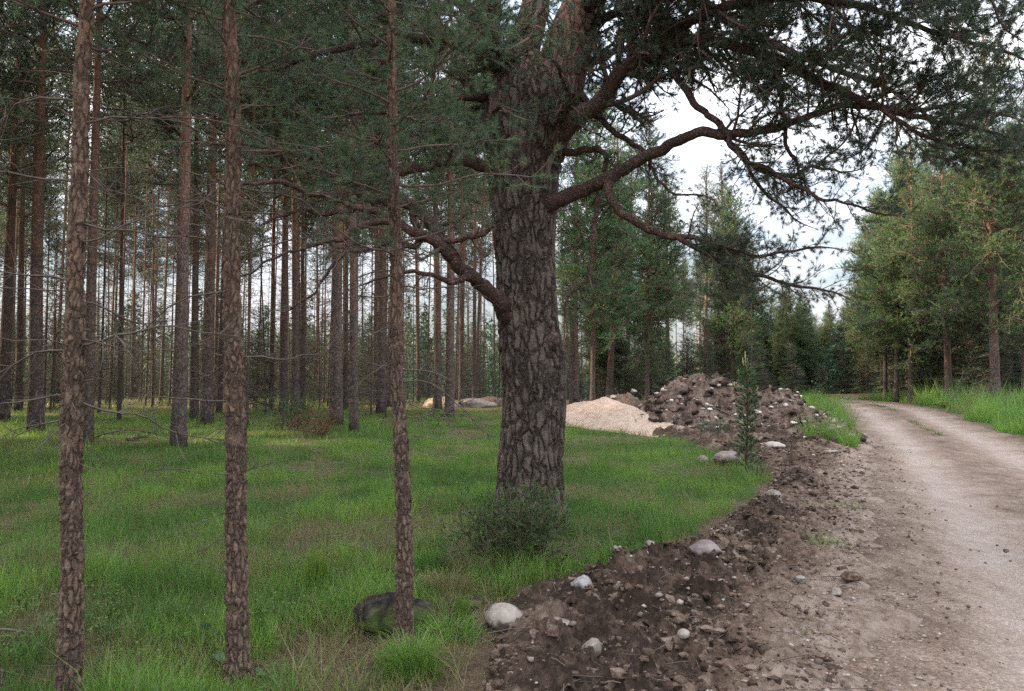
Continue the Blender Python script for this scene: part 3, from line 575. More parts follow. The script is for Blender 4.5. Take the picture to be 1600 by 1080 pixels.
def trunk_pts(Hh, rng, bend=.12, n=14):
    z = np.linspace(0, Hh, n); a, b = rng.normal(size=2)*bend; c = rng.uniform(0, 6.28)
    return np.stack([a*np.sin(z/Hh*2.5+c)-a*math.sin(c), b*np.sin(z/Hh*3+c*2)-b*math.sin(c*2), z], -1)
def make_pine(seed, Hh=15, r0=.15, zc=6, crown_r=2.3, nb=60, lvl=1, needlek=12, needle_mat='needle', dead=26, spec=None, z_dead=1.0, nsize=(.16, .10, .018), vr=(0, 1), slope=.25, lean_top=1, tidy=0):
    """returns meshes (trunk, crown, dead) as MB for copying"""
    rng = np.random.default_rng(seed); tp = trunk_pts(Hh, rng); zz = tp[:, 2]
    rr = r0*(1-.82*(zz/Hh)**1.1); rr[0] = r0*1.22
    tb = MB(); tb.tube(bez(tp, 3), resamp(rr, (len(tp)-1)*3+1), 12)
    cb = MB(); sh = ([], []); sp = spec or Sp(seg=.28, wob=.32, kids=5.2, spm=9, ratio=.44, minr=.004)
    az = rng.uniform(0, 6.28)
    for j in range(nb):
        t = (j+.5)/nb; z = zc+(Hh-zc)*t**.92; az += 2.4+rng.normal()*.3; p = np.array([np.interp(z, zz, tp[:, k]) for k in range(3)])
        f = math.sin(math.pi*min(1, .18+.82*t)**.8) if not tidy else (1-t*.93)
        Lh = crown_r*(.35+.65*f)*rng.uniform(.65, 1.15); el = slope+.9*t*lean_top-.25*(1-t)
        d = np.array([math.cos(az)*math.cos(el), math.sin(az)*math.cos(el), math.sin(el)])
        grow(cb, sh, p, d, Lh, .012+.012*Lh, lvl+1 if Lh > 1.0 else lvl, sp, rng, up=.04 if not tidy else -.01)
    sh[0].append(tp[-1]); sh[1].append(np.array([0, 0, 1.]))
    P0 = np.array(sh[0]); D0 = np.array(sh[1]); D0 = unit(D0)+np.array([0, 0, .25])
    needles(cb, P0, D0, rng, needlek, nsize[0], nsize[1], nsize[2], .8, 1, vr)
    db = MB()
    for j in range(dead):
        z = z_dead+(zc+1-z_dead)*rng.random(); az = rng.uniform(0, 6.28); p = np.array([np.interp(z, zz, tp[:, k]) for k in range(3)])
        d = np.array([math.cos(az), math.sin(az), rng.uniform(-.35, .25)]); dead_twig(db, p, d, rng.uniform(.3, 1.7), rng.uniform(.004, .012), rng, 5)
    return tb, cb, db, len(P0)

MESH = {}
def proto(key, tb, cb, db, tm, cm, wm='twig'):
    """store mesh data of one tree kind; the first tree using it takes these very objects"""
    if db is not None and db.n:
        cb.V += db.V; cb.A += db.A; cb.Q += [q+cb.n for q in db.Q]; cb.QM += [np.full(len(q), 2, np.int32) for q in db.Q]; cb.T += [q+cb.n for q in db.T]; cb.TM += [np.full(len(q), 2, np.int32) for q in db.T]; cb.n += db.n  # dead branches along the trunk are joined into the crown mesh
    me = []
    for nm, b, ms in (('trunk', tb, tm), ('crown', cb, [M[wm], cm, M['dead']])):
        if b is None or b.n == 0: me.append(None); continue
        o = b.build(nm, ms, smooth=True); me.append(o.data); bpy.data.objects.remove(o)
    MESH[key] = me
nsh = {}
for i in range(5):
    tb, cb, db, k = make_pine(700+i, Hh=16.5+i*.5, r0=.15, zc=7.2+.5*i, crown_r=2.4+.25*(i % 3), nb=36, lvl=1, needlek=13, dead=46); nsh['P%d' % i] = k
    proto('P%d' % i, tb, cb, db, M['bark_mid'], M['needle'])
for i in range(3):
    tb, cb, db, k = make_pine(760+i, Hh=21+i, r0=.15, zc=11.6+.6*i, crown_r=2.3, nb=50, lvl=1, needlek=12, dead=60, z_dead=2); nsh['T%d' % i] = k
    proto('T%d' % i, tb, cb, db, M['bark_mid'], M['needle'])
for i in range(4):
    tb, cb, db, k = make_pine(740+i, Hh=13+i*.8, r0=.14, zc=2.6+.9*(i % 2), crown_r=2.6, nb=84, lvl=1, needlek=12, dead=14, nsize=(.17, .11, .02), slope=.1); nsh['E%d' % i] = k
    proto('E%d' % i, tb, cb, db, M['bark_mid'], M['edge'])
for i in range(3):
    tb, cb, db, k = make_pine(780+i, Hh=5+1.2*i, r0=.05, zc=.35, crown_r=1.5+.2*i, nb=80, lvl=1, needlek=11, dead=0, nsize=(.17, .08, .02), slope=.1, lean_top=.5, tidy=1, spec=Sp(seg=.25, wob=.15, kids=5.5, spm=8, ratio=.38, minr=.003, flat=.25)); nsh['S%d' % i] = k
    proto('S%d' % i, tb, cb, None, M['bark_mid'], M['spruce'])
for i in range(3):      # thin dead young pines: bare twiggy poles
    tb, cb, db, k = make_pine(800+i, Hh=9+1.5*i, r0=.055, zc=7+1.4*i, crown_r=.9, nb=12, lvl=1, needlek=9, dead=120, z_dead=.3)
    proto('D%d' % i, tb, cb, db, M['bark_mid'], M['needle'])
print('protos', nsh)
def plant(key, x, y, s=1.0, sw=None, lean=(0, 0), rz=None, name='pine_tree', label=None, cat='pine tree', group=None, zo=0, rs=random):
    e = empty(name, (x, y, H(x, y)-.06+zo), label, cat, group); sw = s if sw is None else sw
    e.scale = (s, s, s); e.rotation_euler = (lean[0], lean[1], random.uniform(0, 6.28) if rz is None else rz)
    for nm, me in zip(('trunk', 'crown'), MESH[key]):
        if me is None: continue
        o = bpy.data.objects.new(nm, me); COL.objects.link(o); o.parent = e
        if nm == 'trunk' and sw != s: o.scale = (sw/s, sw/s, 1)
    return e
random.seed(11)
def place(px, d, wpx, key, label, s=1.0, group=None, name='pine_tree', cat='pine tree'):
    p = P(px, 500, d); sw = (wpx/F*d/2)/.150
    return plant(key, p.x, p.y, s, sw, (random.gauss(0, .008), random.gauss(0, .008)), name=name, label=label, cat=cat, group=group)
mid = [(9, 24, 18, 'P0', 'stout pine trunk at the far left edge of the wood'), (33, 30, 11, 'P1', 'slender trunk second from the left edge of the wood'), (62, 21, 22, 'P2', 'thick grey-brown trunk left of the nearest thin pine'),
 (141, 18, 17, 'P3', 'grey trunk right behind the leftmost near pine'), (190, 25, 6, 'P4', 'very thin pole-like tree between the leftmost and middle near pines'), (283, 17.5, 22, 'P1', 'dark-based trunk standing forward in the grass between the leftmost and middle near pines'),
 (306, 24, 11, 'P0', 'slim trunk just right of the dark-based forward trunk'), (326, 23, 19, 'P4', 'wide grey trunk left of the middle near pine'), (345, 28, 9, 'P2', 'thin trunk half hidden by the middle near pine'),
 (388, 22, 5, 'P3', 'thread-thin tree close to the right side of the middle near pine'), (426, 30, 8, 'P0', 'thin trunk with sky on both sides, first right of the middle near pine'), (445, 27, 13, 'P3', 'reddish trunk second right of the middle near pine'),
 (464, 26, 13, 'P1', 'reddish trunk with a grey foot beside the brown dead bush'), (475, 30, 8, 'P4', 'thin reddish trunk immediately left of the brown dead bush'), (527, 23, 20, 'P2', 'broad brown trunk behind the brown dead bush'),
 (555, 21, 14, 'P0', 'trunk with a bare bent side branch, right of the broad brown trunk'), (541, 30, 9, 'P4', 'slim trunk squeezed between the broad brown trunk and its right neighbour'), (597, 28, 15, 'P3', 'orange-lit trunk just left of the rightmost thin near pine'),
 (609, 34, 9, 'P1', 'thin far trunk grazing the left side of the rightmost thin near pine'), (684, 30, 13, 'P2', 'left trunk of the close pair left of the old pine'), (703, 27, 14, 'P0', 'right trunk of the close pair left of the old pine'),
 (721, 38, 8, 'P3', 'thin far trunk between the close pair and the old pine'), (741, 36, 7, 'P1', 'thinnest far trunk hugging the left side of the old pine'), (655, 40, 6, 'P4', 'far thread-thin trunk between the rightmost near pine and the close pair'),
 (897, 36, 14, 'P2', 'grey trunk nearest the right side of the old pine, behind the sand heap'), (928, 45, 8, 'P0', 'slim far trunk above the left end of the sand heap'), (951, 42, 11, 'P1', 'reddish far trunk above the sand heap crest'),
 (964, 48, 8, 'P3', 'thin far trunk right of the reddish trunk above the sand heap'), (978, 45, 9, 'P4', 'far trunk standing at the left foot of the soil heap'), (1018, 55, 7, 'P2', 'thin far trunk left of the soil heap summit'),
 (1043, 50, 8, 'P0', 'bare far trunk behind the left slope of the soil heap summit'), (1100, 50, 7, 'P1', 'sunlit orange trunk rising straight behind the heap summit'), (1127, 48, 9, 'P3', 'left trunk of the sunlit pair behind the heap'), (1139, 55, 7, 'P4', 'right trunk of the sunlit pair behind the heap')]
for px, d, w, k, lab in mid: place(px, d, w, k if d < 32 else 'T%d' % (int(k[1]) % 3), lab, s=1.0 if px < 800 else .72)
right = [(1380, 45, 7, 'E0', 'thin trunk at the right side of the road bend, leftmost of its group'), (1397, 42, 8, 'E1', 'second trunk at the right side of the road bend'), (1419, 40, 8, 'E2', 'trunk with a bright sunlit streak above the roadside grass'),
 (1450, 46, 7, 'E3', 'slim trunk right of the sunlit-streak trunk'), (1479, 37, 12, 'E1', 'dark trunk left of the brush pile'), (1552, 30, 16, 'E3', 'tall reddish trunk standing by the brush pile'), (1600, 34, 12, 'E0', 'trunk cut by the right edge of the view behind the brush pile'), (1516, 44, 9, 'E2', 'half-hidden trunk behind the brush pile')]
right += [(925, 32, 9, 'E1', 'bushy green pine filling the gap just right of the old pine trunk'), (1010, 38, 8, 'E2', 'bushy green pine above the sand heap, second right of the old pine'), (1140, 44, 8, 'E0', 'bushy green pine below the drooping limb, behind the heap summit')]
for px, d, w, k, lab in right: place(px, d, w, k, lab, s=1.0 if d < 44 else .95)
# fillers
def fill(n, pxr, dr, keys, s_r, label, group, name='pine_tree', cat='pine tree', avoid=None, wr=(.6, 1.0)):
    c = 0; tries = 0
    while c < n and tries < n*30:
        tries += 1; px = random.uniform(*pxr); d = math.sqrt(random.uniform(dr[0]**2, dr[1]**2)); p = P(px, 500, d)
        if roadl(d)-1.5 < p.x < roadr(d)+1.5: continue
        if d < 31 and soilx(d)-1.5 < p.x < roadl(d): continue
        if avoid and avoid(px, d): continue
        s = random.uniform(*s_r); plant(random.choice(keys), p.x, p.y, s, s*random.uniform(*wr), (random.gauss(0, .015), random.gauss(0, .015)), name=name, label=label, cat=cat, group=group); c += 1
PK = ['P%d' % i for i in range(5)]; TK = ['T0', 'T1', 'T2']; EK = ['E%d' % i for i in range(4)]; SK = ['S0', 'S1', 'S2']
fill(78, (-60, 790), (34, 72), TK, (.9, 1.05), 'slim pine deep in the wood left of the old pine, one of many alike', 'pines deep in the left wood', wr=(.35, .7))
fill(46, (860, 1180), (52, 85), TK, (.62, .78), 'slim pine deep in the wood behind the sand and soil heaps, one of many alike', 'pines deep behind the heaps', wr=(.45, .8))
fill(34, (1150, 1360), (60, 88), EK, (.55, .72), 'distant pine beyond the road bend, one of many alike', 'pines beyond the road bend')
fill(36, (1350, 1720), (36, 75), EK, (.85, 1.08), 'bushy pine in the dense stand right of the road, one of many alike', 'pines right of the road')
fill(95, (-60, 780), (25, 56), ['D0', 'D1', 'D2'], (.7, 1.1), 'dead twiggy young pine among the trunks of the left wood, one of many alike', 'dead young pines in the left wood', 'dead_tree', 'dead tree')
fill(9, (870, 1200), (34, 60), ['D0', 'D1', 'D2'], (.7, 1.1), 'dead twiggy young pine behind the soil heap, one of many alike', 'dead young pines behind the heap', 'dead_tree', 'dead tree')
fill(64, (-60, 780), (30, 62), SK, (.35, .8), 'young spruce among the trunks of the left wood, one of many alike', 'young spruces in the left wood', 'spruce_tree', 'spruce tree')
fill(70, (880, 1360), (42, 72), SK+SK+['E0'], (.42, .8), 'young bushy conifer in the thicket behind the soil heap, one of many alike', 'thicket conifers behind the heap', 'spruce_tree', 'spruce tree')
fill(50, (1370, 1700), (38, 60), SK, (.6, 1.0), 'young spruce under the pines right of the road, one of many alike', 'young spruces right of the road', 'spruce_tree', 'spruce tree')
# unseen pines added left of the view, only to cast shade into it
for i in range(46):
    d = random.uniform(2, 34); x = -(.72*d+random.uniform(3, 20)); plant(random.choice(PK), x, d, random.uniform(.95, 1.1), None, name='pine_tree', label='unseen pine added left of the view for its shade', cat='pine tree', group='unseen shade pines left of the view')
for x, d in ((-10.3, 11.7), (-12.2, 12.8), (-14, 11.8), (-12.8, 15.2), (-15.5, 16), (-15, 6.6), (-18, 8), (-21, 6.8), (-24, 9), (-19, 5.2), (-26, 7.4), (-16.5, 9.6), (-22.5, 11), (-14, 4.5), (-29, 9.5), (-18.5, 14)): plant('P1', x, d, 1.05, label='unseen pine added left of the view for its shade', group='unseen shade pines left of the view')  # extra unseen pines added to block sun patches on road and grass
# far wood as one mass
mb = MB(); rf = np.random.default_rng(77)
for i in range(680):
    y = rf.uniform(64, 96); x = rf.uniform(-.85, .9)*y
    if roadl(y)-6 < x < roadr(y)+6 and y < 66: continue
    h = rf.uniform(3, 11)*(.5 if x > 8 else 1); z0 = H(x, y)-.2; n = 300; t = rf.random(n)**.8; rr = (1-t*.85)*rf.uniform(.8, 2.0)*rf.random(n)**.5; a = rf.uniform(0, 6.28, n)
    c = np.stack([x+np.cos(a)*rr, y+np.sin(a)*rr, z0+h*t], -1); d1 = rf.normal(size=(n, 3))*.15; d2 = rf.normal(size=(n, 3))*.15
    mb.add(np.stack([c, c+d1, c+d2], 1).reshape(-1, 3), np.arange(n*3).reshape(-1, 3), mat=1, var=np.repeat(rf.random(n), 3))
for i in range(430):
    x = rf.uniform(-130, 120); y = rf.uniform(82, 135); h = rf.uniform(6.5, 12.5)*(.75+.25*(y > 100)); z0 = H(x, y)
    mb.tube([(x, y, z0), (x, y, z0+h*.9)], [.14, .05], 4, 0, cap=False)
    n = 420; t = rf.random(n); zc = .02; rr = (1-t*.8)**.6*rf.uniform(1.4, 2.4)*rf.random(n)**.5; a = rf.uniform(0, 6.28, n)
    c = np.stack([x+np.cos(a)*rr, y+np.sin(a)*rr, z0+h*(zc+(1-zc)*t)], -1); d1 = rf.normal(size=(n, 3))*.22; d2 = rf.normal(size=(n, 3))*.22
    mb.add(np.stack([c, c+d1, c+d2], 1).reshape(-1, 3), np.arange(n*3).reshape(-1, 3), mat=1, var=np.repeat(rf.random(n), 3))
tag(mb.build('far_forest', [M['bark_mid'], M['spruce']], smooth=False), kind='stuff')
print('forest done')

# ------------------------------------------------------------------ the old pine
rng = np.random.default_rng(2024)
def trunk_mesh(ctrl, base, name, m, parent, seg=.02, nside=140, lump=.0, seed=1, flare=None):
    """ctrl: (px,py,d,wpx) -> dense tube for displaced bark"""
    pts = [P(a, b, d) for a, b, d, w in ctrl]; rad = [w/F*d/2 for a, b, d, w in ctrl]
    q = bez([(p.x, p.y, p.z, r) for p, r in zip(pts, rad)], 30); ln = np.concatenate([[0], np.cumsum(np.linalg.norm(np.diff(q[:, :3], axis=0), axis=1))])
    n = int(ln[-1]/seg)+2; s = np.linspace(0, ln[-1], n); Q = np.stack([np.interp(s, ln, q[:, k]) for k in range(4)], -1)
    mb = MB(); mb.tube(Q[:, :3], Q[:, 3], nside)
    V = mb.V[0]; C = np.vstack([np.repeat(Q[:, :3], nside, 0), Q[-1:, :3], Q[:1, :3]]); rel = V-C; a = np.arctan2(rel[:, 1], rel[:, 0])
    k = 1+lump*(perlin(np.cos(a)*1.1+V[:, 2]*.5, np.sin(a)*1.1+V[:, 2]*.35, seed)*1.4+.5*perlin(np.cos(a)*2.6+V[:, 2]*1.6, np.sin(a)*2.6-V[:, 2], seed+1))
    if name == 'trunk' and nside == 64: zq = (V[:, 2]+.05*np.sin(V[:, 2]*3+seed)) % .37; k = k+.13*np.exp(-((zq-.1)/.016)**2)*(.6+.4*np.cos(a*3+V[:, 2]*9))+.05*perlin(a*0+V[:, 2]*3, a*0+seed, 5)
    if flare: k = k+flare[0]*np.exp(-(V[:, 2]-base.z)/flare[1])*(.45+.55*np.cos(a*5+1.3)**2)
    mb.V[0] = (C+rel*k[:, None]).astype(np.float32)
    return mb.build(name, m, parent, loc=base), Q
D0 = 9.3; g0 = P(828, 800, D0); base = Vector((g0.x, g0.y, H(g0.x, g0.y)-.1))
old = empty('old_pine_tree', base, 'huge old pine with thick cracked grey bark, low bent limbs and a spreading crown', 'pine tree')
tr, _ = trunk_mesh([(829, 830, D0, 114), (829, 790, D0, 101), (829, 730, D0, 95), (833, 670, D0, 91), (835, 610, D0, 93), (833, 565, D0, 99), (827, 520, D0, 92), (823, 460, D0, 90), (820, 400, D0, 89), (818, 330, D0, 98), (818, 260, D0, 108), (819, 200, D0, 118), (824, 150, D0, 112), (832, 110, D0, 80), (836, 85, D0, 40)], base, 'trunk', M['bark_old'], old, .016, 190, .05, 3, (.17, .28))
def stem(ctrl, nm, n=26, jig=.0):
    q = bez([(*P(a, b, d), w/F*d/2) for a, b, d, w in ctrl], 8)
    if jig: q[:, :3] += rng.normal(size=q[:, :3].shape)*jig*q[:, 3:4]
    mb = MB(); mb.tube(q[:, :3], q[:, 3]*(1+.012*rng.normal(size=len(q))), n); return mb, q
for i, ctrl in enumerate(([(838, 300, 9.3, 50), (848, 230, 9.25, 74), (860, 170, 9.2, 88), (876, 110, 9.2, 82), (895, 50, 9.2, 74), (912, 0, 9.2, 64), (925, -80, 9.3, 52), (930, -200, 9.5, 42), (920, -340, 9.6, 28), (915, -480, 9.6, 12)], [(800, 300, 9.3, 40), (797, 230, 9.3, 66), (797, 170, 9.3, 74), (806, 110, 9.4, 66), (822, 60, 9.4, 54), (836, 10, 9.4, 46), (840, -50, 9.5, 40), (830, -220, 9.8, 28), (815, -360, 10, 12)], [(785, 200, 9.5, 40), (775, 120, 9.6, 40), (765, 50, 9.7, 34), (750, -40, 9.8, 28), (725, -160, 10, 20), (700, -300, 10, 8)])):
    trunk_mesh(ctrl, base, 'stem', M['bark_old'], old, .02, 110, .05, 7+i)
spn = Sp(seg=.10, wob=.36, kids=11, spm=30, ratio=.44, up=.03, minr=.0016, flat=.75)
def limb(ctrl, n2=10, L2=(.6, 1.2), t0=.35, bias=(0, 0, .1), nk=34, name='limb', thick=True, spec=spn, parent=old, bs=base, wood='limb', green='needle_blue', lvl=2, tip=True, nl=(.035, .05, .0034), vr=(0, 1), jig=.06):
    a0 = ctrl[0]
    if 740 < a0[0] < 910 and 60 < a0[1] < 520 and a0[2] > 8.95:
        c = 822; ctrl = [(a_, b_, c_, w_*.84) for a_, b_, c_, w_ in ctrl]; a0 = ctrl[0]; ctrl = [(c+(a0[0]-c)*.35, a0[1]+(6 if a0[3] > 20 else 2), 9.3, a0[3]*1.45), (c+(a0[0]-c)*.75, a0[1]+3, 9.2, a0[3]*1.22)]+list(ctrl)
    mb, q = stem(ctrl, name, 14, jig=jig)
    s_ = np.arange(len(q))*.23; off = np.stack([perlin(s_, s_*0+k*7.7, int(abs(ctrl[0][0]+ctrl[0][1]*3))) for k in (1, 2, 3)], -1)*.055; off *= sstep(.05, .25, np.linspace(0, 1, len(q)))[:, None]; q[:, :3] += off
    rk = 1+.16*perlin(np.arange(len(q))*.35, np.full(len(q), ctrl[0][1]*.37), 9); mb = MB(); mb.tube(q[:, :3], q[:, 3]*rk, 14); o = mb.build(name, M[wood], parent, loc=bs)
    fb = MB(); sh = ([], []); m = len(q)
    n2 = int(n2*(1.35 if green == 'needle' else 2.1))
    for j in range(n2):
        t = t0+(1-t0)*(j+rng.random())/n2; i = min(int(t*(m-1)), m-2); tg = unit(q[i+1, :3]-q[i, :3])
        pr = unit(np.cross(tg, rng.normal(size=3))); dd = tg*.55+pr*.9+np.array(bias)
        grow(fb, sh, q[i, :3], dd, rng.uniform(*L2)*(1.2-.5*t), max(.006, q[i, 3]*.4), lvl if rng.random() < .9 else 1, spec, rng)
    if tip: grow(fb, sh, q[-1, :3], q[-1, :3]-q[-2, :3], L2[0], q[-1, 3], 2, spec, rng)
    needles(fb, sh[0], sh[1], rng, nk, nl[0], nl[1], nl[2], 1.0, 1, vr)
    f = fb.build('twigs', [M['twig'], M[green]], None, smooth=True, loc=bs); f.location = (0, 0, 0); f.parent = o
    return len(sh[0])
tot = 0
# right side
tot += limb([(858, 318, 9.1, 34), (905, 300, 9.0, 27), (945, 280, 8.8, 25), (985, 258, 8.7, 23), (1040, 230, 8.5, 21), (1080, 211, 8.3, 19), (1140, 208, 8.1, 17), (1200, 203, 7.9, 15), (1270, 180, 7.7, 13), (1335, 165, 7.5, 11), (1410, 172, 7.3, 9), (1500, 165, 7.2, 6), (1590, 190, 7.1, 4)], 13, (.5, 1.0), .55, (.0, 0, .0))
tot += limb([(850, 235, 9.1, 40), (880, 205, 9.0, 36), (912, 180, 8.9, 34), (945, 148, 8.8, 32), (980, 105, 8.6, 28), (1030, 75, 8.4, 25), (1090, 62, 8.2, 22), (1150, 70, 8.0, 20), (1220, 98, 7.8, 19), (1290, 132, 7.6, 17), (1350, 160, 7.4, 14), (1410, 180, 7.2, 11), (1480, 190, 7.0, 8), (1570, 215, 6.9, 4)], 24, (.6, 1.2), .3, (.1, 0, .1))
tot += limb([(950, 280, 8.8, 16), (953, 308, 8.7, 14), (975, 335, 8.6, 13), (1010, 356, 8.5, 12), (1045, 370, 8.4, 11), (1085, 372, 8.2, 8), (1140, 388, 8.0, 6), (1200, 398, 7.9, 5), (1280, 385, 7.8, 3)], 13, (.3, .6), .6, (.2, 0, 0))
tot += limb([(1060, 372, 8.3, 9), (1110, 400, 8.2, 7), (1170, 425, 8.1, 6), (1240, 445, 8.0, 5), (1310, 458, 7.9, 3)], 13, (.3, .6), .1, (.2, 0, 0))
tot += limb([(1035, 82, 8.4, 13), (1060, 125, 8.3, 12), (1095, 170, 8.2, 11), (1130, 200, 8.1, 9), (1145, 232, 8.0, 8), (1190, 262, 7.9, 7), (1235, 285, 7.8, 6), (1290, 312, 7.7, 5), (1335, 320, 7.6, 4), (1385, 338, 7.6, 3)], 11, (.3, .7), .45, (.1, 0, -.1))
tot += limb([(890, 110, 9.1, 14), (925, 172, 9.0, 12), (960, 205, 8.9, 11), (1000, 232, 8.8, 9), (1020, 262, 8.7, 7), (1045, 298, 8.6, 5), (1100, 305, 8.4, 3)], 6, (.3, .6), .45, (.1, 0, 0))
tot += limb([(868, 243, 9.2, 16), (900, 237, 9.1, 14), (932, 233, 9.0, 12), (948, 245, 8.9, 10), (946, 272, 8.9, 8)], 2, (.2, .3), .8, lvl=1)
tot += limb([(935, 305, 8.9, 9), (930, 350, 8.9, 8), (925, 400, 8.8, 7), (912, 442, 8.8, 6), (890, 462, 8.8, 4), (880, 495, 8.8, 3)], 5, (.25, .5), .4, (0, 0, -.2), nk=6)
tot += limb([(985, 95, 8.6, 20), (1060, 40, 8.2, 18), (1150, 10, 7.8, 16), (1250, -5, 7.4, 14), (1340, 10, 7.0, 11), (1430, 40, 6.7, 8), (1520, 70, 6.4, 6), (1600, 95, 6.2, 4)], 20, (.6, 1.2), .15, (0, 0, -.05))
tot += limb([(905, 20, 9.1, 24), (960, -20, 8.6, 22), (1050, -60, 8.0, 19), (1160, -90, 7.4, 16), (1290, -90, 6.8, 13), (1420, -60, 6.3, 9), (1540, -10, 5.9, 5)], 22, (.6, 1.3), .2, (0, 0, -.3))
tot += limb([(905, -40, 9.2, 22), (960, -60, 9.6, 20), (1050, -30, 10.2, 17), (1150, 40, 10.8, 14), (1260, 90, 11.2, 11), (1370, 130, 11.4, 7), (1450, 180, 11.5, 4)], 20, (.7, 1.4), .2, (0, 0, 0))
tot += limb([(1215, 110, 7.8, 9), (1222, 170, 7.8, 7), (1232, 230, 7.9, 6), (1250, 270, 8.0, 5), (1262, 300, 8.0, 3)], 6, (.25, .5), .3, (0, 0, -.1))
tot += limb([(1380, 172, 7.2, 8), (1420, 200, 7.0, 7), (1480, 225, 6.9, 6), (1540, 235, 6.8, 5), (1610, 240, 6.7, 3)], 10, (.35, .8), .1, (0, 0, -.05))
# left side
tot += limb([(785, 272, 9.2, 26), (758, 263, 9.1, 24), (720, 251, 9.0, 22), (690, 255, 8.9, 20), (650, 263, 8.8, 17), (600, 266, 8.7, 15), (550, 258, 8.6, 13), (500, 246, 8.5, 12), (440, 236, 8.4, 10), (385, 226, 8.3, 7), (320, 225, 8.2, 4)], 11, (.4, .8), .35, (0, 0, .15), green='needle')
tot += limb([(655, 262, 8.8, 14), (610, 272, 8.7, 13), (560, 276, 8.6, 11), (490, 272, 8.5, 9), (430, 263, 8.4, 7), (385, 258, 8.3, 4)], 6, (.3, .6), .3, (0, 0, .1), green='needle', nk=18)
tot += limb([(795, 492, 9.1, 36), (775, 466, 8.9, 30), (745, 440, 8.7, 27), (722, 418, 8.6, 26), (700, 394, 8.5, 24), (668, 372, 8.4, 20), (640, 360, 8.3, 17), (600, 335, 8.2, 15), (560, 326, 8.1, 12), (525, 312, 8.0, 7)], 4, (.3, .6), .5, (0, 0, .1), green='needle', nk=16)
tot += limb([(708, 402, 8.5, 22), (688, 372, 8.6, 20), (665, 340, 8.7, 19), (640, 318, 8.7, 20), (600, 312, 8.7, 19), (565, 304, 8.7, 17), (545, 285, 8.7, 12), (520, 270, 8.7, 7)], 5, (.4, .7), .5, (0, 0, .3), green='needle')
tot += limb([(612, 345, 8.2, 12), (580, 348, 8.1, 11), (555, 358, 8.0, 10), (530, 372, 7.9, 8), (480, 387, 7.8, 6), (430, 402, 7.7, 4), (375, 432, 7.6, 3)], 5, (.3, .6), .3, (0, 0, -.1), nk=4, lvl=1, green='needle')
tot += limb([(562, 352, 8.0, 9), (552, 385, 8.0, 7), (522, 408, 7.9, 6), (510, 430, 7.9, 5), (488, 460, 7.9, 4), (455, 485, 7.9, 3)], 4, (.2, .5), .3, (0, 0, -.2), nk=4, lvl=1, green='needle')
for c_ in ([(735, 432, 8.6, 12), (700, 440, 8.4, 9), (660, 425, 8.3, 7), (615, 430, 8.2, 5), (570, 445, 8.1, 3)], [(668, 366, 8.5, 13), (640, 385, 8.4, 10), (605, 380, 8.3, 8), (560, 395, 8.2, 5), (520, 385, 8.1, 3)], [(600, 300, 8.7, 12), (560, 320, 8.6, 10), (520, 335, 8.5, 8), (470, 330, 8.4, 6), (410, 350, 8.3, 3)], [(640, 312, 8.7, 11), (650, 350, 8.7, 9), (690, 352, 8.7, 7), (735, 335, 8.7, 4)], [(550, 300, 8.5, 13), (500, 305, 8.3, 10), (440, 285, 8.1, 8), (380, 290, 7.9, 5), (310, 275, 7.8, 3)], [(620, 268, 8.8, 10), (600, 230, 8.8, 8), (560, 200, 8.7, 6), (540, 160, 8.6, 3)]):
    tot += limb(c_, 5, (.25, .5), .2, (0, 0, -.05), nk=5, lvl=1, green='needle')
tot += limb([(690, 378, 8.5, 10), (715, 374, 8.4, 9), (748, 368, 8.3, 8), (765, 360, 8.3, 5)], 3, (.2, .4), .5, lvl=1, green='needle')
tot += limb([(770, 100, 9.5, 24), (720, 70, 9.2, 21), (650, 60, 8.9, 18), (570, 70, 8.6, 14), (490, 85, 8.3, 10), (420, 110, 8.1, 6)], 18, (.6, 1.2), .2, (0, 0, .0), green='needle')
tot += limb([(760, 40, 9.6, 22), (700, -10, 9.0, 20), (620, -40, 8.4, 16), (530, -40, 7.9, 12), (440, -10, 7.5, 7), (370, 20, 7.3, 4)], 18, (.6, 1.2), .2, (0, 0, -.2), green='needle')
tot += limb([(775, 160, 9.4, 18), (735, 150, 9.0, 16), (680, 160, 8.6, 13), (610, 175, 8.2, 9), (540, 180, 7.9, 5)], 13, (.5, .9), .2, (0, 0, .0), green='needle')
tot += limb([(840, 10, 9.2, 20), (850, -30, 8.6, 17), (850, -20, 8.0, 13), (840, 20, 7.5, 9), (830, 60, 7.2, 5)], 11, (.4, .8), .25, (0, 0, -.1), green='needle')
tot += limb([(870, 190, 9.0, 16), (890, 160, 8.6, 13), (880, 120, 8.2, 10), (860, 90, 7.9, 6)], 12, (.35, .65), .15, (0, 0, -.05), green='needle')
tot += limb([(800, 90, 9.0, 16), (780, 80, 8.5, 13), (800, 60, 8.0, 9), (830, 40, 7.6, 5)], 14, (.4, .75), .15, (0, 0, -.15), green='needle')
tot += limb([(900, 110, 9.3, 18), (940, 90, 9.7, 15), (990, 75, 10.2, 12), (1050, 95, 10.6, 8), (1110, 140, 10.9, 4)], 14, (.5, .9), .15, (0, 0, 0))
tot += limb([(905, 60, 9.2, 18), (940, 30, 9.0, 15), (990, 20, 8.7, 12), (1040, 40, 8.5, 8), (1080, 90, 8.4, 4)], 14, (.45, .85), .15, (0, 0, 0))
tot += limb([(1180, 262, 8.0, 8), (1225, 275, 8.3, 7), (1270, 262, 8.5, 5), (1320, 270, 8.6, 3)], 9, (.3, .6), .1, (0, 0, .05))
tot += limb([(1120, 205, 8.2, 9), (1160, 240, 8.5, 7), (1195, 300, 8.7, 5), (1240, 340, 8.8, 3)], 9, (.3, .6), .15, (0, 0, .05))
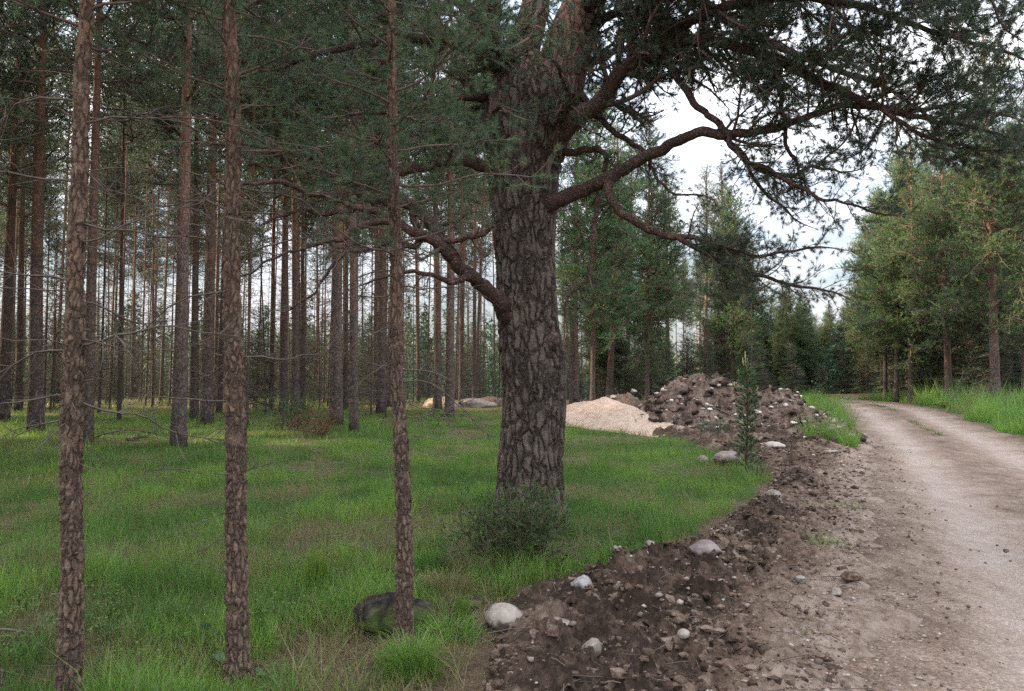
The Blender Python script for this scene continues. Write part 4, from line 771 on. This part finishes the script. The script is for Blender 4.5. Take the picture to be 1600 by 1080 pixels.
tot += limb([(780, 190, 9.0, 14), (770, 180, 8.5, 12), (780, 170, 8.0, 9), (800, 180, 7.6, 5)], 7, (.3, .55), .25, (0, 0, -.05), green='needle', vr=(.1, .9))
# small knot where a limb broke off
mb, q = stem([(845, 548, 9.1, 26), (862, 533, 8.98, 24), (868, 522, 8.93, 15)], 'knot', 16); mb.build('knot', M['bark_mid'], old, loc=base)
print('old pine shoots', tot)

# ------------------------------------------------------------------ three thin near pines
def near_pine(ctrl, label, bz, live, deads, seed, wpx_base=None, green='needle', flare=(.55, .09)):
    r = np.random.default_rng(seed); d0 = ctrl[0][2]; g = P(ctrl[0][0], ctrl[0][1], d0); bs = Vector((g.x, g.y, H(g.x, g.y)-.05))
    t = empty('thin_pine_tree', bs, label, 'pine tree', None)
    ctrl = [(a_+r.normal()*1.6, b_, c_, w_*.82) for a_, b_, c_, w_ in ctrl]
    tr, Q = trunk_mesh(ctrl, bs, 'trunk', M['bark_young'], t, .008, 64, .06, seed, flare)
    def at(z): return np.array([np.interp(z, Q[:, 2], Q[:, k]) for k in range(4)])
    for (z, az, el, Lh, rr) in deads:
        p = at(z); db = MB(); dead_twig(db, p[:3], np.array([math.cos(R(az))*math.cos(R(el)), math.sin(R(az))*math.cos(R(el)), math.sin(R(el))]), Lh, rr*.75, r, int(5+Lh*13))
        o = db.build('dead_branch', M['dead'], t, loc=bs)
    # branch stubs and dead twigs of the trunk, built into the crown mesh
    cb = MB(); sb = cb
    for z in np.arange(.35, 3.4, .13):
        z += r.uniform(-.05, .05); p = at(z); a = r.uniform(0, 6.28); dd = np.array([math.cos(a), math.sin(a), r.uniform(-.1, .5)]); sb.tube(walk(p[:3], dd, p[3]+r.uniform(.01, .07), Sp(seg=.03, wob=.1), r), .005, 5)
    for z in np.arange(1.2, 4.2, .11):
        a = r.uniform(0, 6.28); p = at(z+r.uniform(-.05, .05)); dead_twig(sb, p[:3], (math.cos(a), math.sin(a), r.uniform(-.4, .2)), r.uniform(.12, .5), r.uniform(.0025, .005), r, 4)
    sh = ([], []); z0, n, Lr, z1 = live; az = r.uniform(0, 6.28); sp = Sp(seg=.09, wob=.28, kids=10, spm=28, ratio=.44, up=.05, minr=.0015, flat=.5)
    for j in range(n):
        z = z0+(z1-z0)*(j/n)**1.0; az += 2.4; p = at(z); el = r.uniform(-.1, .35); dd = np.array([math.cos(az)*math.cos(el), math.sin(az)*math.cos(el), math.sin(el)])
        grow(cb, sh, p[:3], dd, r.uniform(*Lr)*(1 if j > 3 else .7), .009, 2, sp, r)
    needles(cb, sh[0], sh[1], r, 34, .04, .045, .0028, 1.0, 1, (.1, 1)); cb.build('crown', [M['twig'], M[green]], t, loc=bs)
    print('near', len(sh[0]))
n1 = [(1.75, 170, 5, .75, .009), (1.78, 8, 2, .85, .009), (1.52, 20, -14, .9, .008), (1.55, 200, -25, .55, .007), (1.45, 185, -40, .45, .006), (2.1, 160, 20, .8, .008), (2.4, 15, -5, 1.1, .009), (2.3, 340, 10, .9, .008), (2.6, 190, 10, .9, .008), (2.9, 10, 8, 1.2, .009), (3.0, 175, 15, 1.0, .009), (2.0, 40, -8, 1.0, .007), (1.9, 150, -5, .9, .007), (1.42, 250, -20, .4, .006)]
near_pine([(108, 1130, 3.7, 42), (109, 1000, 3.7, 38), (112, 860, 3.7, 36), (112, 700, 3.7, 34), (115, 540, 3.7, 31), (119, 400, 3.7, 28), (123, 270, 3.7, 27), (128, 120, 3.7, 25), (134, 0, 3.7, 23), (142, -200, 3.7, 19), (150, -450, 3.7, 14), (152, -700, 3.7, 7)],
          'leftmost of the three thin near pines, its foot below the bottom edge', 0, (3.3, 26, (.5, 1.0), 5.6), n1, 31)
n2 = [(1.5, 195, 5, .5, .008), (1.72, 165, -18, .6, .008), (1.74, 12, 6, .6, .008), (1.35, 15, -30, .25, .006), (1.1, 10, 3, .35, .005), (.75, 190, -10, .35, .005), (.9, 200, -12, .3, .005), (2.1, 185, 8, .9, .008), (2.3, 5, 12, .8, .008), (2.55, 170, 12, 1.1, .009), (2.7, 20, 0, .9, .008), (2.9, 200, 20, .9, .008), (2.2, 300, 5, .6, .007), (.55, 170, 10, .3, .004)]
near_pine([(370, 1062, 4.15, 46), (370, 1000, 4.15, 38), (369, 850, 4.15, 36), (368, 700, 4.15, 34), (366, 540, 4.15, 32), (364, 400, 4.15, 28), (362, 270, 4.15, 26), (362, 120, 4.15, 24), (362, 0, 4.15, 22), (362, -200, 4.15, 19), (364, -450, 4.15, 13), (365, -650, 4.15, 6)],
          'middle of the three thin near pines, reddish bark and a split foot in the grass', 0, (2.9, 30, (.5, 1.0), 5.4), n2, 32)
n3 = [(1.68, 3, -4, .55, .007), (1.72, 185, -10, .35, .006), (1.6, 350, -3, .8, .007), (1.4, 8, -12, .7, .006), (1.95, 190, 15, .5, .007), (2.2, 5, 3, .7, .007), (2.3, 175, -5, .7, .007), (1.05, 180, 5, .12, .004), (.75, 190, 0, .12, .004), (2.45, 30, 0, .5, .007), (2.15, 215, 8, .6, .007), (1.5, 20, -20, .5, .005)]
near_pine([(632, 1020, 4.65, 36), (632, 960, 4.65, 31), (631, 850, 4.65, 28), (627, 700, 4.65, 24), (621, 560, 4.65, 22), (617, 400, 4.65, 21), (614, 270, 4.65, 19), (611, 120, 4.65, 17), (608, 0, 4.65, 15), (604, -200, 4.65, 12), (602, -400, 4.65, 8), (602, -520, 4.65, 4)],
          'rightmost of the three thin near pines, standing in front of the mossy boulder', 0, (2.4, 38, (.45, 1.05), 5.2), n3, 33)

# ------------------------------------------------------------------ juniper, sapling, shrubs
def bushy(name, label, cat, center, rx, ry, hz, n, seed, green, sp=None, nk=14, nl=(.05, .02, .004), el=(.3, 1.3), wood='twig', Lk=(.7, 1.0), part='foliage', vr=(0, 1)):
    r = np.random.default_rng(seed); e = empty(name, center, label, cat); fb = MB(); wb = MB(); sh = ([], []); sp = sp or Sp(seg=.07, wob=.22, kids=12, spm=26, ratio=.38, up=.05, minr=.0012, flat=.8)
    for j in range(n):
        a = r.uniform(0, 6.28); q = r.random()**.5; e_ = el[1]-(el[1]-el[0])*q; d = np.array([math.cos(a)*rx*q, math.sin(a)*ry*q, hz*(1-.55*q*q)])*r.uniform(*Lk)
        p0 = np.array([math.cos(a)*rx*.25*q, math.sin(a)*ry*.25*q, -.03]); grow(fb, sh, p0, d, float(np.linalg.norm(d)), .007, 2, sp, r)
        wb.tube(walk(p0, d, np.linalg.norm(d)*.5, sp, r), .008, 4)
    needles(fb, sh[0], sh[1], r, nk, nl[0], nl[1], nl[2], .8, 1, vr); fb.build(part, [M[wood], M[green]], e); wb.build('stem', M[wood], e); print(label[:20], len(sh[0])); return e
g = G(800, 905); bushy('juniper_bush', 'low spreading dark green juniper bush at the foot of the old pine', 'juniper bush', (g.x, g.y+.25, H(g.x, g.y)), .50, .36, .66, 58, 51, 'juniper', nk=34, nl=(.06, .026, .0055), vr=(.2, 1), Lk=(.6, 1.25), sp=Sp(seg=.07, wob=.3, kids=11, spm=26, ratio=.36, up=.07, minr=.0012, flat=.8))
g = G(850, 850); bushy('juniper_bush', 'upright light green juniper sprig against the bark of the old pine', 'juniper bush', (g.x, g.y+.3, H(g.x, g.y)), .25, .2, .62, 34, 52, 'juniper', nk=44, nl=(.06, .026, .006), vr=(.3, 1))
# sapling pine with pale candles
g = G(1167, 742); e = empty('sapling_pine', (g.x, g.y, H(g.x, g.y)-.02), 'slender young pine with pale yellow shoot tips in front of the soil heap', 'pine tree')
r = np.random.default_rng(61); hgt = 1.95; tp = walk((0, 0, 0), (-.02, 0, 1), hgt, Sp(seg=.15, wob=.03), r, .05); mb = MB(); mb.tube(tp, np.linspace(.024, .007, len(tp)), 8); mb.build('trunk', M['bark_young'], e)
fb = MB(); sh = ([], []); sp = Sp(seg=.08, wob=.2, kids=8, spm=18, ratio=.45, up=.07, minr=.002, flat=.4)
for j in range(60):
    z = .12+hgt*.86*(j/60); a = j*2.4; p = np.array([np.interp(z, tp[:, 2], tp[:, k]) for k in range(3)]); Lh = (.24*(1-.6*z/hgt) if z > .5 else .20)*r.uniform(.6, 1.1)
    if .55 < z < .75: Lh *= .5
    grow(fb, sh, p, (math.cos(a), math.sin(a), .55), Lh, .006, 1, sp, r, .08)
sh[0].append(tp[-1]); sh[1].append(np.array([0, 0, 1.])); needles(fb, sh[0], sh[1], r, 44, .09, .06, .009, .7, 1, (.1, .8)); fb.build('crown', [M['twig'], M['edge']], e)
cb = MB()
for (x, z, L_) in ((0, hgt-.02, .22), (.03, hgt-.05, .15), (-.035, hgt-.05, .14), (.02, hgt-.06, .12), (-.16, 1.5, .1), (.17, 1.45, .1), (.1, 1.7, .1), (-.1, 1.72, .11)):
    q = np.array([[tp[-1][0]+x, 0, z], [tp[-1][0]+x*1.2, .005, z+L_*.5], [tp[-1][0]+x*1.3, 0, z+L_]]); cb.tube(q, [.008, .010, .004], 6, var=.7); needles(cb, q[:2], [(0, 0, 1)]*2, r, 20, L_*.5, .03, .005, .5, 0, (.3, 1))
cb.build('candles', M['candle'], e)
g = G(1185, 745); bushy('juniper_bush', 'small grey-green shrub at the foot of the slender young pine', 'bush', (g.x, g.y, H(g.x, g.y)), .22, .2, .3, 14, 53, 'spruce', nk=10, nl=(.05, .025, .006))
p = P(1120, 690, 19.2); bushy('pine_bush', 'dark green bush growing out of the front of the soil heap', 'bush', (p.x, p.y, float(top(p.x, p.y))-.05), .7, .4, .55, 18, 54, 'needle', nk=10, nl=(.10, .06, .012), sp=Sp(seg=.12, wob=.3, kids=6, spm=9, ratio=.4, minr=.002, flat=.8))
# brown dead bush and others in the wood
p = P(492, 672, 19.5); bushy('dead_bush', 'rusty brown dead bush in the grass before the broad brown trunk', 'dead bush', (p.x, p.y, H(p.x, p.y)), .85, .5, .85, 34, 55, 'rust', nk=16, nl=(.10, .04, .010), sp=Sp(seg=.14, wob=.3, kids=5, spm=7, ratio=.42, minr=.002, flat=.8))
p = P(452, 655, 21.5); bushy('bush', 'olive green bush beside the rusty dead bush', 'bush', (p.x, p.y, H(p.x, p.y)), .9, .6, 1.35, 30, 56, 'juniper', nk=20, nl=(.10, .05, .012), sp=Sp(seg=.16, wob=.3, kids=4.5, spm=7, ratio=.4, minr=.002, flat=.8))
# fallen branch with rusty needles, left
def fallen(px, py, label, az, Lh, seed, rust=True, arch=.35, r0=.016, name='fallen_branch', kids=9):
    g = G(px, py); r = np.random.default_rng(seed); e = empty(name, (g.x, g.y, H(g.x, g.y)), label, 'fallen branch'); mb = MB()
    d = np.array([math.cos(R(az)), math.sin(R(az)), arch]); n = 14; pts = [np.array([0, 0, .0])]; st = Lh/n
    for i in range(n): d = d+r.normal(size=3)*.07; d[2] = arch*(1-2.0*(i/n)); dd = d/np.linalg.norm(d); pts.append(pts[-1]+dd*st)
    pts = np.array(pts); pts[:, 2] = np.maximum(pts[:, 2], .02); mb.tube(pts, np.linspace(r0, r0*.3, len(pts)), 6); mb.build('stem', M['dead'], e)
    fb = MB(); sh = ([], []); sp = Sp(seg=.07, wob=.25, kids=5, spm=9, ratio=.4, minr=.0015, flat=.6, up=-.03)
    for j in range(kids):
        i = 2+int((n-3)*r.random()); dd = unit(pts[i+1]-pts[i])*.6+unit(r.normal(size=3))*.7; grow(fb, sh, pts[i], dd, Lh*r.uniform(.15, .35), .006, 1, sp, r)
    if rust: needles(fb, sh[0], sh[1], r, 14, .08, .05, .005, .8, 1, (0, 1))
    fb.build('twigs', [M['dead'], M['rust']], e); return e
fallen(20, 775, 'fallen branch with rusty dead needles in the grass at the left edge', 15, .75, 71, kids=12)
fallen(135, 690, 'bare arching fallen branch right of the leftmost near pine', -8, 2.4, 72, rust=False, arch=.4, r0=.022)
fallen(330, 745, 'low tangle of bare twigs left of the middle near pine', 170, 1.4, 73, rust=False, arch=.3, kids=14)
fallen(690, 690, 'bare forked fallen twig right of the rightmost near pine', 200, 1.6, 74, rust=False, arch=.35)
def log(px, py, px2, py2, r_, label, name='fallen_log', d2=None, z=.03, m='dead', bend=.03, seed=0):
    a = G(px, py); b = G(px2, py2) if d2 is None else P(px2, py2, d2); r = np.random.default_rng(seed)
    pa = np.array([a.x, a.y, H(a.x, a.y)+z]); pb = np.array([b.x, b.y, (H(b.x, b.y)+z) if d2 is None else b.z]); n = 12; t = np.linspace(0, 1, n)[:, None]
    pts = pa*(1-t)+pb*t+r.normal(size=(n, 3))*bend*r_*8+np.sin(t*3.1)*np.array([0, 0, bend]); mb = MB(); mb.tube(pts-pa, np.linspace(r_, r_*.75, n), 10)
    e = empty(name, pa, label, 'stick' if r_ < .04 else 'log'); mb.build('stem', M[m], e)
    tb = MB()
    for j in range(4): i = r.integers(2, n-2); dead_twig(tb, pts[i]-pa, unit(r.normal(size=3))+np.array([0, 0, .6]), r_*r.uniform(4, 10), r_*.3, r, 2)
    tb.build('side_twigs', M[m], e)
log(-60, 1004, 52, 1001, .010, 'straight pale stick in the grass cut by the left edge', 'stick')
log(198, 690, 232, 684, .05, 'dark log stub in the grass between the leftmost and middle near pines', m='bark_mid')
def hstick(px, py, px2, py2, r_, label, seed, m='dead'):
    a = on_heap(px, py); b = on_heap(px2, py2); pa = np.array(a[:]); pb = np.array(b[:]); r = np.random.default_rng(seed); n = 9; t = np.linspace(0, 1, n)[:, None]
    pts = pa*(1-t)+pb*t+r.normal(size=(n, 3))*r_*.8; pts[:, 2] = np.maximum(pts[:, 2], top(pts[:, 0], pts[:, 1])+r_*.5); mb = MB(); mb.tube(pts-pa, np.linspace(r_, r_*.6, n), 8); o = mb.build('stick', M[m]); o.location = pa; tag(o, label, 'stick')
hstick(1090, 635, 1158, 652, .03, 'long grey stick lying across the face of the soil heap', 1)
hstick(1095, 685, 1130, 692, .02, 'brown stick on the reddish ground below the heap', 2, 'limb')
hstick(1190, 700, 1245, 708, .022, 'pale stick under the white slab', 3)
def upstick(px, py, h, lean, r_, label, seed):
    a = on_heap(px, py); r = np.random.default_rng(seed); mb = MB(); dead_twig(mb, (0, 0, -.05), (lean, 0, 1), h, r_, r, 4); o = mb.build('stick', M['dead']); o.location = a; tag(o, label, 'stick')
upstick(1236, 706, .62, .05, .016, 'thin bare stick standing upright right of the white slab', 4)
upstick(1240, 628, .42, -.3, .018, 'short bare stick poking up from the heap crest near the road', 5)
upstick(1040, 592, .3, .8, .016, 'root end poking out left of the heap summit', 6)
# leafy saplings by the bend, burdock, brush pile
def leafy(name, label, cat, pos, h, n, size, seed, spread=.35, part='leaves', m='leaf'):
    r = np.random.default_rng(seed); e = empty(name, pos, label, cat); wb = MB(); lb = MB(); C = []
    for j in range(n):
        a = r.uniform(0, 6.28); p = walk((0, 0, -.02), (math.cos(a)*spread, math.sin(a)*spread, 1), h*r.uniform(.55, 1), Sp(seg=h/8, wob=.08), r); wb.tube(p, np.linspace(.012*h, .003, len(p)), 5)
        for k in range(int(16)): i = r.integers(2, len(p)); C.append(p[i]+r.normal(size=3)*size*1.3)
    C = np.array(C); k = len(C); d1 = unit(r.normal(size=(k, 3))+np.array([0, 0, .2])); d2 = unit(np.cross(d1, r.normal(size=(k, 3)))); s = size*r.uniform(.6, 1.2, (k, 1))
    V = np.stack([C, C+d1*s*.5+d2*s*.32, C+d1*s, C+d1*s*.5-d2*s*.32], 1).reshape(-1, 3); lb.add(V, Q=np.arange(k*4).reshape(-1, 4), var=np.repeat(r.random(k), 4)); wb.build('stem', M['twig'], e); lb.build(part, M[m], e); return e
p = P(1283, 626, 31); leafy('leafy_sapling', 'small light green leafy sapling at the left side of the road bend', 'sapling', (p.x, p.y, H(p.x, p.y)), 1.25, 6, .10, 81)
p = P(1318, 628, 33); leafy('leafy_sapling', 'leaning light green sapling touching the road bend', 'sapling', (p.x, p.y, H(p.x, p.y)), .7, 5, .10, 82, .9)
p = P(1268, 640, 27); leafy('leafy_sapling', 'bright green weed clump between the heap and the road', 'weed', (p.x, p.y, H(p.x, p.y)), .6, 12, .09, 83, .8, m='grass')
for i, (px, py, w, h, lab) in enumerate([(1576, 668, .9, .7, 'reddish-green low bush at the right edge above the road'), (1488, 628, .8, 1.3, 'dark green bush between the two grass patches right of the road')]):
    p = P(px, py, 27 if i == 0 else 33); bushy('bush', lab, 'bush', (p.x, p.y, H(p.x, p.y)-.05), w, w*.7, h, 20, 57+i, ('juniper', 'spruce')[i], nk=24, nl=(.10, .05, .014), sp=Sp(seg=.16, wob=.3, kids=4.5, spm=8, ratio=.4, minr=.002, flat=.8))
p = P(1548, 640, 31.5); r = np.random.default_rng(91)
e = empty('brush_pile', (p.x, p.y, H(p.x, p.y)), 'pile of cut grey branches at the wood edge right of the road', 'brush pile'); mb = MB()
for j in range(130):
    q = np.array([r.normal()*.9, r.normal()*.35, 0]); q[2] = abs(r.normal())*.30*max(.2, 1-abs(q[0])/2.4)+.08; a = r.normal()*.35+(math.pi if r.random() < .5 else 0); dead_twig(mb, q-np.array([math.cos(a), math.sin(a)*.5, 0])*.6, (math.cos(a), math.sin(a)*.6, r.normal()*.12), r.uniform(.8, 1.9), r.uniform(.012, .028), r, 2, drop=0)
mb.build('branches', M['dead'], e)
# burdock
def burdock(px, py, label, leaves, seed):
    g = G(px, py); r = np.random.default_rng(seed); e = empty('broadleaf_plant', (g.x, g.y, H(g.x, g.y)), label, 'plant')
    for (az, el, st, ln) in leaves:
        d = np.array([math.cos(R(az))*math.cos(R(el)), math.sin(R(az))*math.cos(R(el)), math.sin(R(el))]); q = np.array([d*0, d*st*.6, d*st]); nr = 9; nc = 7; mb = MB(); mb.tube(q, [.004, .003, .002], 5, var=.4)
        ax = np.array([d[0], d[1], -.15]); ax /= np.linalg.norm(ax); sd = np.cross(ax, [0, 0, 1.]); sd /= np.linalg.norm(sd); up = np.cross(sd, ax); s = np.linspace(0, 1, nr)[:, None]; w = np.linspace(-1, 1, nc)[None]
        wd = ln*.42*np.sin(np.pi*np.clip(s*.93+.07, 0, 1))**.7*(1-.3*s); zz = .18*ln*np.abs(w)**1.3*(1-s)+.03*ln*np.sin(w*9+s*7)-.35*ln*s**2
        V = q[-1]+ax*(s[..., None]*ln)+sd*(wd[..., None]*w[..., None])+up*zz[..., None]; i = np.arange(nr-1)[:, None]*nc; j = np.arange(nc-1)[None]
        mb.add(V.reshape(-1, 3), Q=np.stack([i+j, i+j+1, i+nc+j+1, i+nc+j], -1).reshape(-1, 4), var=.35+.3*r.random()); mb.build('leaf', M['burdock'], e)
M['burdock'] = leaf_mat('broad_leaf', [(0, (.045, .10, .05)), (1, (.10, .20, .10))], .25, .55)
burdock(312, 1035, 'broad-leaved pale green plant left of the foot of the middle near pine', [(60, 50, .16, .11), (-20, 25, .12, .12), (170, 30, .14, .10), (230, 15, .1, .10), (100, 65, .2, .08), (20, 40, .1, .09)], 1)
burdock(388, 1058, 'small light green seedling right of the foot of the middle near pine', [(0, 40, .05, .06), (120, 40, .05, .05), (240, 30, .04, .05)], 2)
# distinct grass clumps
def clump(px, py, label, n, h, rad, seed, vr=(.5, .9), w=.005, lean=.4):
    g = G(px, py); r = np.random.default_rng(seed); x = r.normal(size=n)*rad; y = r.normal(size=n)*rad*.7; hh = h*(.5+.6*r.random(n))*np.exp(-(x**2+y**2)/(6*rad**2)); a = np.arctan2(y, x)+r.normal(size=n)*.6; ln = hh*lean*(.3+r.random(n)); base_ = np.stack([x, y, x*0], -1); b = r.uniform(0, 6.28, n)
    ww = np.stack([np.cos(b), np.sin(b), b*0], -1)*w/2; dv = np.stack([np.cos(a)*ln, np.sin(a)*ln, a*0], -1); k1 = base_+dv*.2+np.array([0, 0, 1])*hh[:, None]*.5; k2 = base_+dv*.6+np.array([0, 0, 1])*hh[:, None]*.85; k3 = base_+dv*1.2+np.array([0, 0, 1])*hh[:, None]*.95
    V = np.stack([base_-ww, base_+ww, k1-ww, k1+ww, k2-ww*.7, k2+ww*.7, k3], 1).reshape(-1, 3); o = (np.arange(n)*7)[:, None, None]; T = (np.array([[0, 1, 3], [0, 3, 2], [2, 3, 5], [2, 5, 4], [4, 5, 6]])[None]+o).reshape(-1, 3)
    mb = MB(); mb.add(V, T, var=np.repeat(r.uniform(vr[0], vr[1], n), 7)); o = mb.build('grass_clump', M['grass'], smooth=False); o.location = (g.x, g.y, surf(g.x, g.y)-.01); tag(o, label, 'grass clump')
clump(645, 1058, 'feathery green grass clump right in front of the mossy boulder', 900, .27, .07, 1, lean=.7, w=.003)
clump(722, 985, 'upright blade grass clump between the mossy boulder and the egg-shaped stone', 160, .27, .03, 2, w=.008, lean=.15)
clump(700, 1000, 'sprawling grass clump at the right end of the mossy boulder', 500, .16, .10, 3, lean=.9)
clump(786, 938, 'narrow tuft of tall blades above the egg-shaped stone', 90, .26, .03, 4, w=.008, lean=.2)
clump(495, 925, 'tall bright grass clump in the open grass left of the rightmost near pine', 320, .38, .05, 5, w=.005, lean=.15, vr=(.6, 1))
clump(675, 905, 'dense dark green tuft between the rightmost near pine and the juniper', 420, .26, .09, 6, lean=.3, w=.006, vr=(.35, .6))
clump(700, 930, 'straw-coloured dry tuft under the dark green tuft', 500, .22, .10, 7, vr=(0, .12), lean=1.0, w=.003)
clump(735, 905, 'straw-coloured dry tuft left of the juniper bush', 500, .28, .10, 8, vr=(0, .12), lean=.9, w=.003)
# twigs and litter over soil and grass: uncountable
mb = MB(); r = np.random.default_rng(95)
for j in range(1500):
    y = 3*(16/3)**r.random(); x = r.uniform(-.8*y, float(roadl(y))+.3); z = float(top(x, y)) if x > soilx(y) else H(x, y)+.02*r.random()
    a = r.uniform(0, 6.28); L_ = r.uniform(.05, .30); d = np.array([math.cos(a), math.sin(a), r.normal()*.1])*L_; mb.tube([(x, y, z+.006), (x+d[0]*.5, y+d[1]*.5, z+.012+d[2]*.5), (x+d[0], y+d[1], z+.008)], r.uniform(.0012, .004), 4, cap=False)
tag(mb.build('twig_litter', M['dead']), kind='stuff')
# dark clods on the road
for i, (px, py, s) in enumerate([(1572, 864, .03), (1467, 883, .02), (1421, 833, .014), (1375, 824, .014), (1350, 822, .015), (1540, 884, .015), (1558, 855, .014), (1579, 880, .014), (1376, 860, .018), (1403, 902, .014), (1461, 799, .014), (1478, 816, .014), (1558, 793, .016), (1517, 793, .013), (1388, 923, .014), (1452, 806, .01), (1360, 888, .018), (1530, 865, .01), (1370, 944, .022), (1365, 900, .012)]):
    g = G(px, py); v, f = rock_shape(2, 800+i, .3, .3); s *= (.6+.12*g.y)*.75; mb = MB(); mb.add(v*np.array([s, s*.8, s*.6]), f); o = mb.build('dirt_clod', M['soil'], smooth=False); o.location = (g.x, g.y, H(g.x, g.y)+.015); tag(o, 'small dark clod of dirt lying on the pale road', 'clod', 'dark clods on the road')


# roots and twigs sticking out of the heap, uncountable
mb = MB(); r = np.random.default_rng(96)
for j in range(420):
    x = r.uniform(2.2, 9.6); y = r.uniform(18.3, 23.5); z = float(heap_h(np.array([x]), np.array([y]))[0])
    if z < H(x, y)-.02: continue
    dead_twig(mb, (x, y, z-.02), (r.normal(), r.normal()*.6-.3, r.uniform(-.1, .7)), r.uniform(.12, .5), r.uniform(.004, .013), r, 2)
tag(mb.build('root_litter', M['dead']), kind='stuff')

# low leafy ground plants among the grass, uncountable
mb = MB(); r = np.random.default_rng(97); k = 5200; y = 3.2*(16/3.2)**r.random(k); x = -.8*y+(soilx(y)+.8*y)*r.random(k); kk = (fbm(x, y, 1.1, 3, 161) > .05)*(grassiness(x, y) > .2); x, y = x[kk], y[kk]; k = len(x)
C = np.stack([x, y, hbase(x, y)+.02+.09*r.random(k)], -1); C = np.repeat(C, 7, 0)+r.normal(size=(k*7, 3))*np.array([.03, .03, .012]); k = len(C)
d1 = unit(r.normal(size=(k, 3))*np.array([1, 1, .35])); d2 = unit(np.cross(d1, np.array([0, 0, 1.])+r.normal(size=(k, 3))*.3)); s = .026*r.uniform(.5, 1.3, (k, 1))
mb.add(np.stack([C, C+d1*s*.5+d2*s*.3, C+d1*s, C+d1*s*.5-d2*s*.3], 1).reshape(-1, 3), Q=np.arange(k*4).reshape(-1, 4), var=np.repeat(r.uniform(.3, .75, k), 4)); tag(mb.build('ground_cover', M['grass'], smooth=False), kind='stuff')
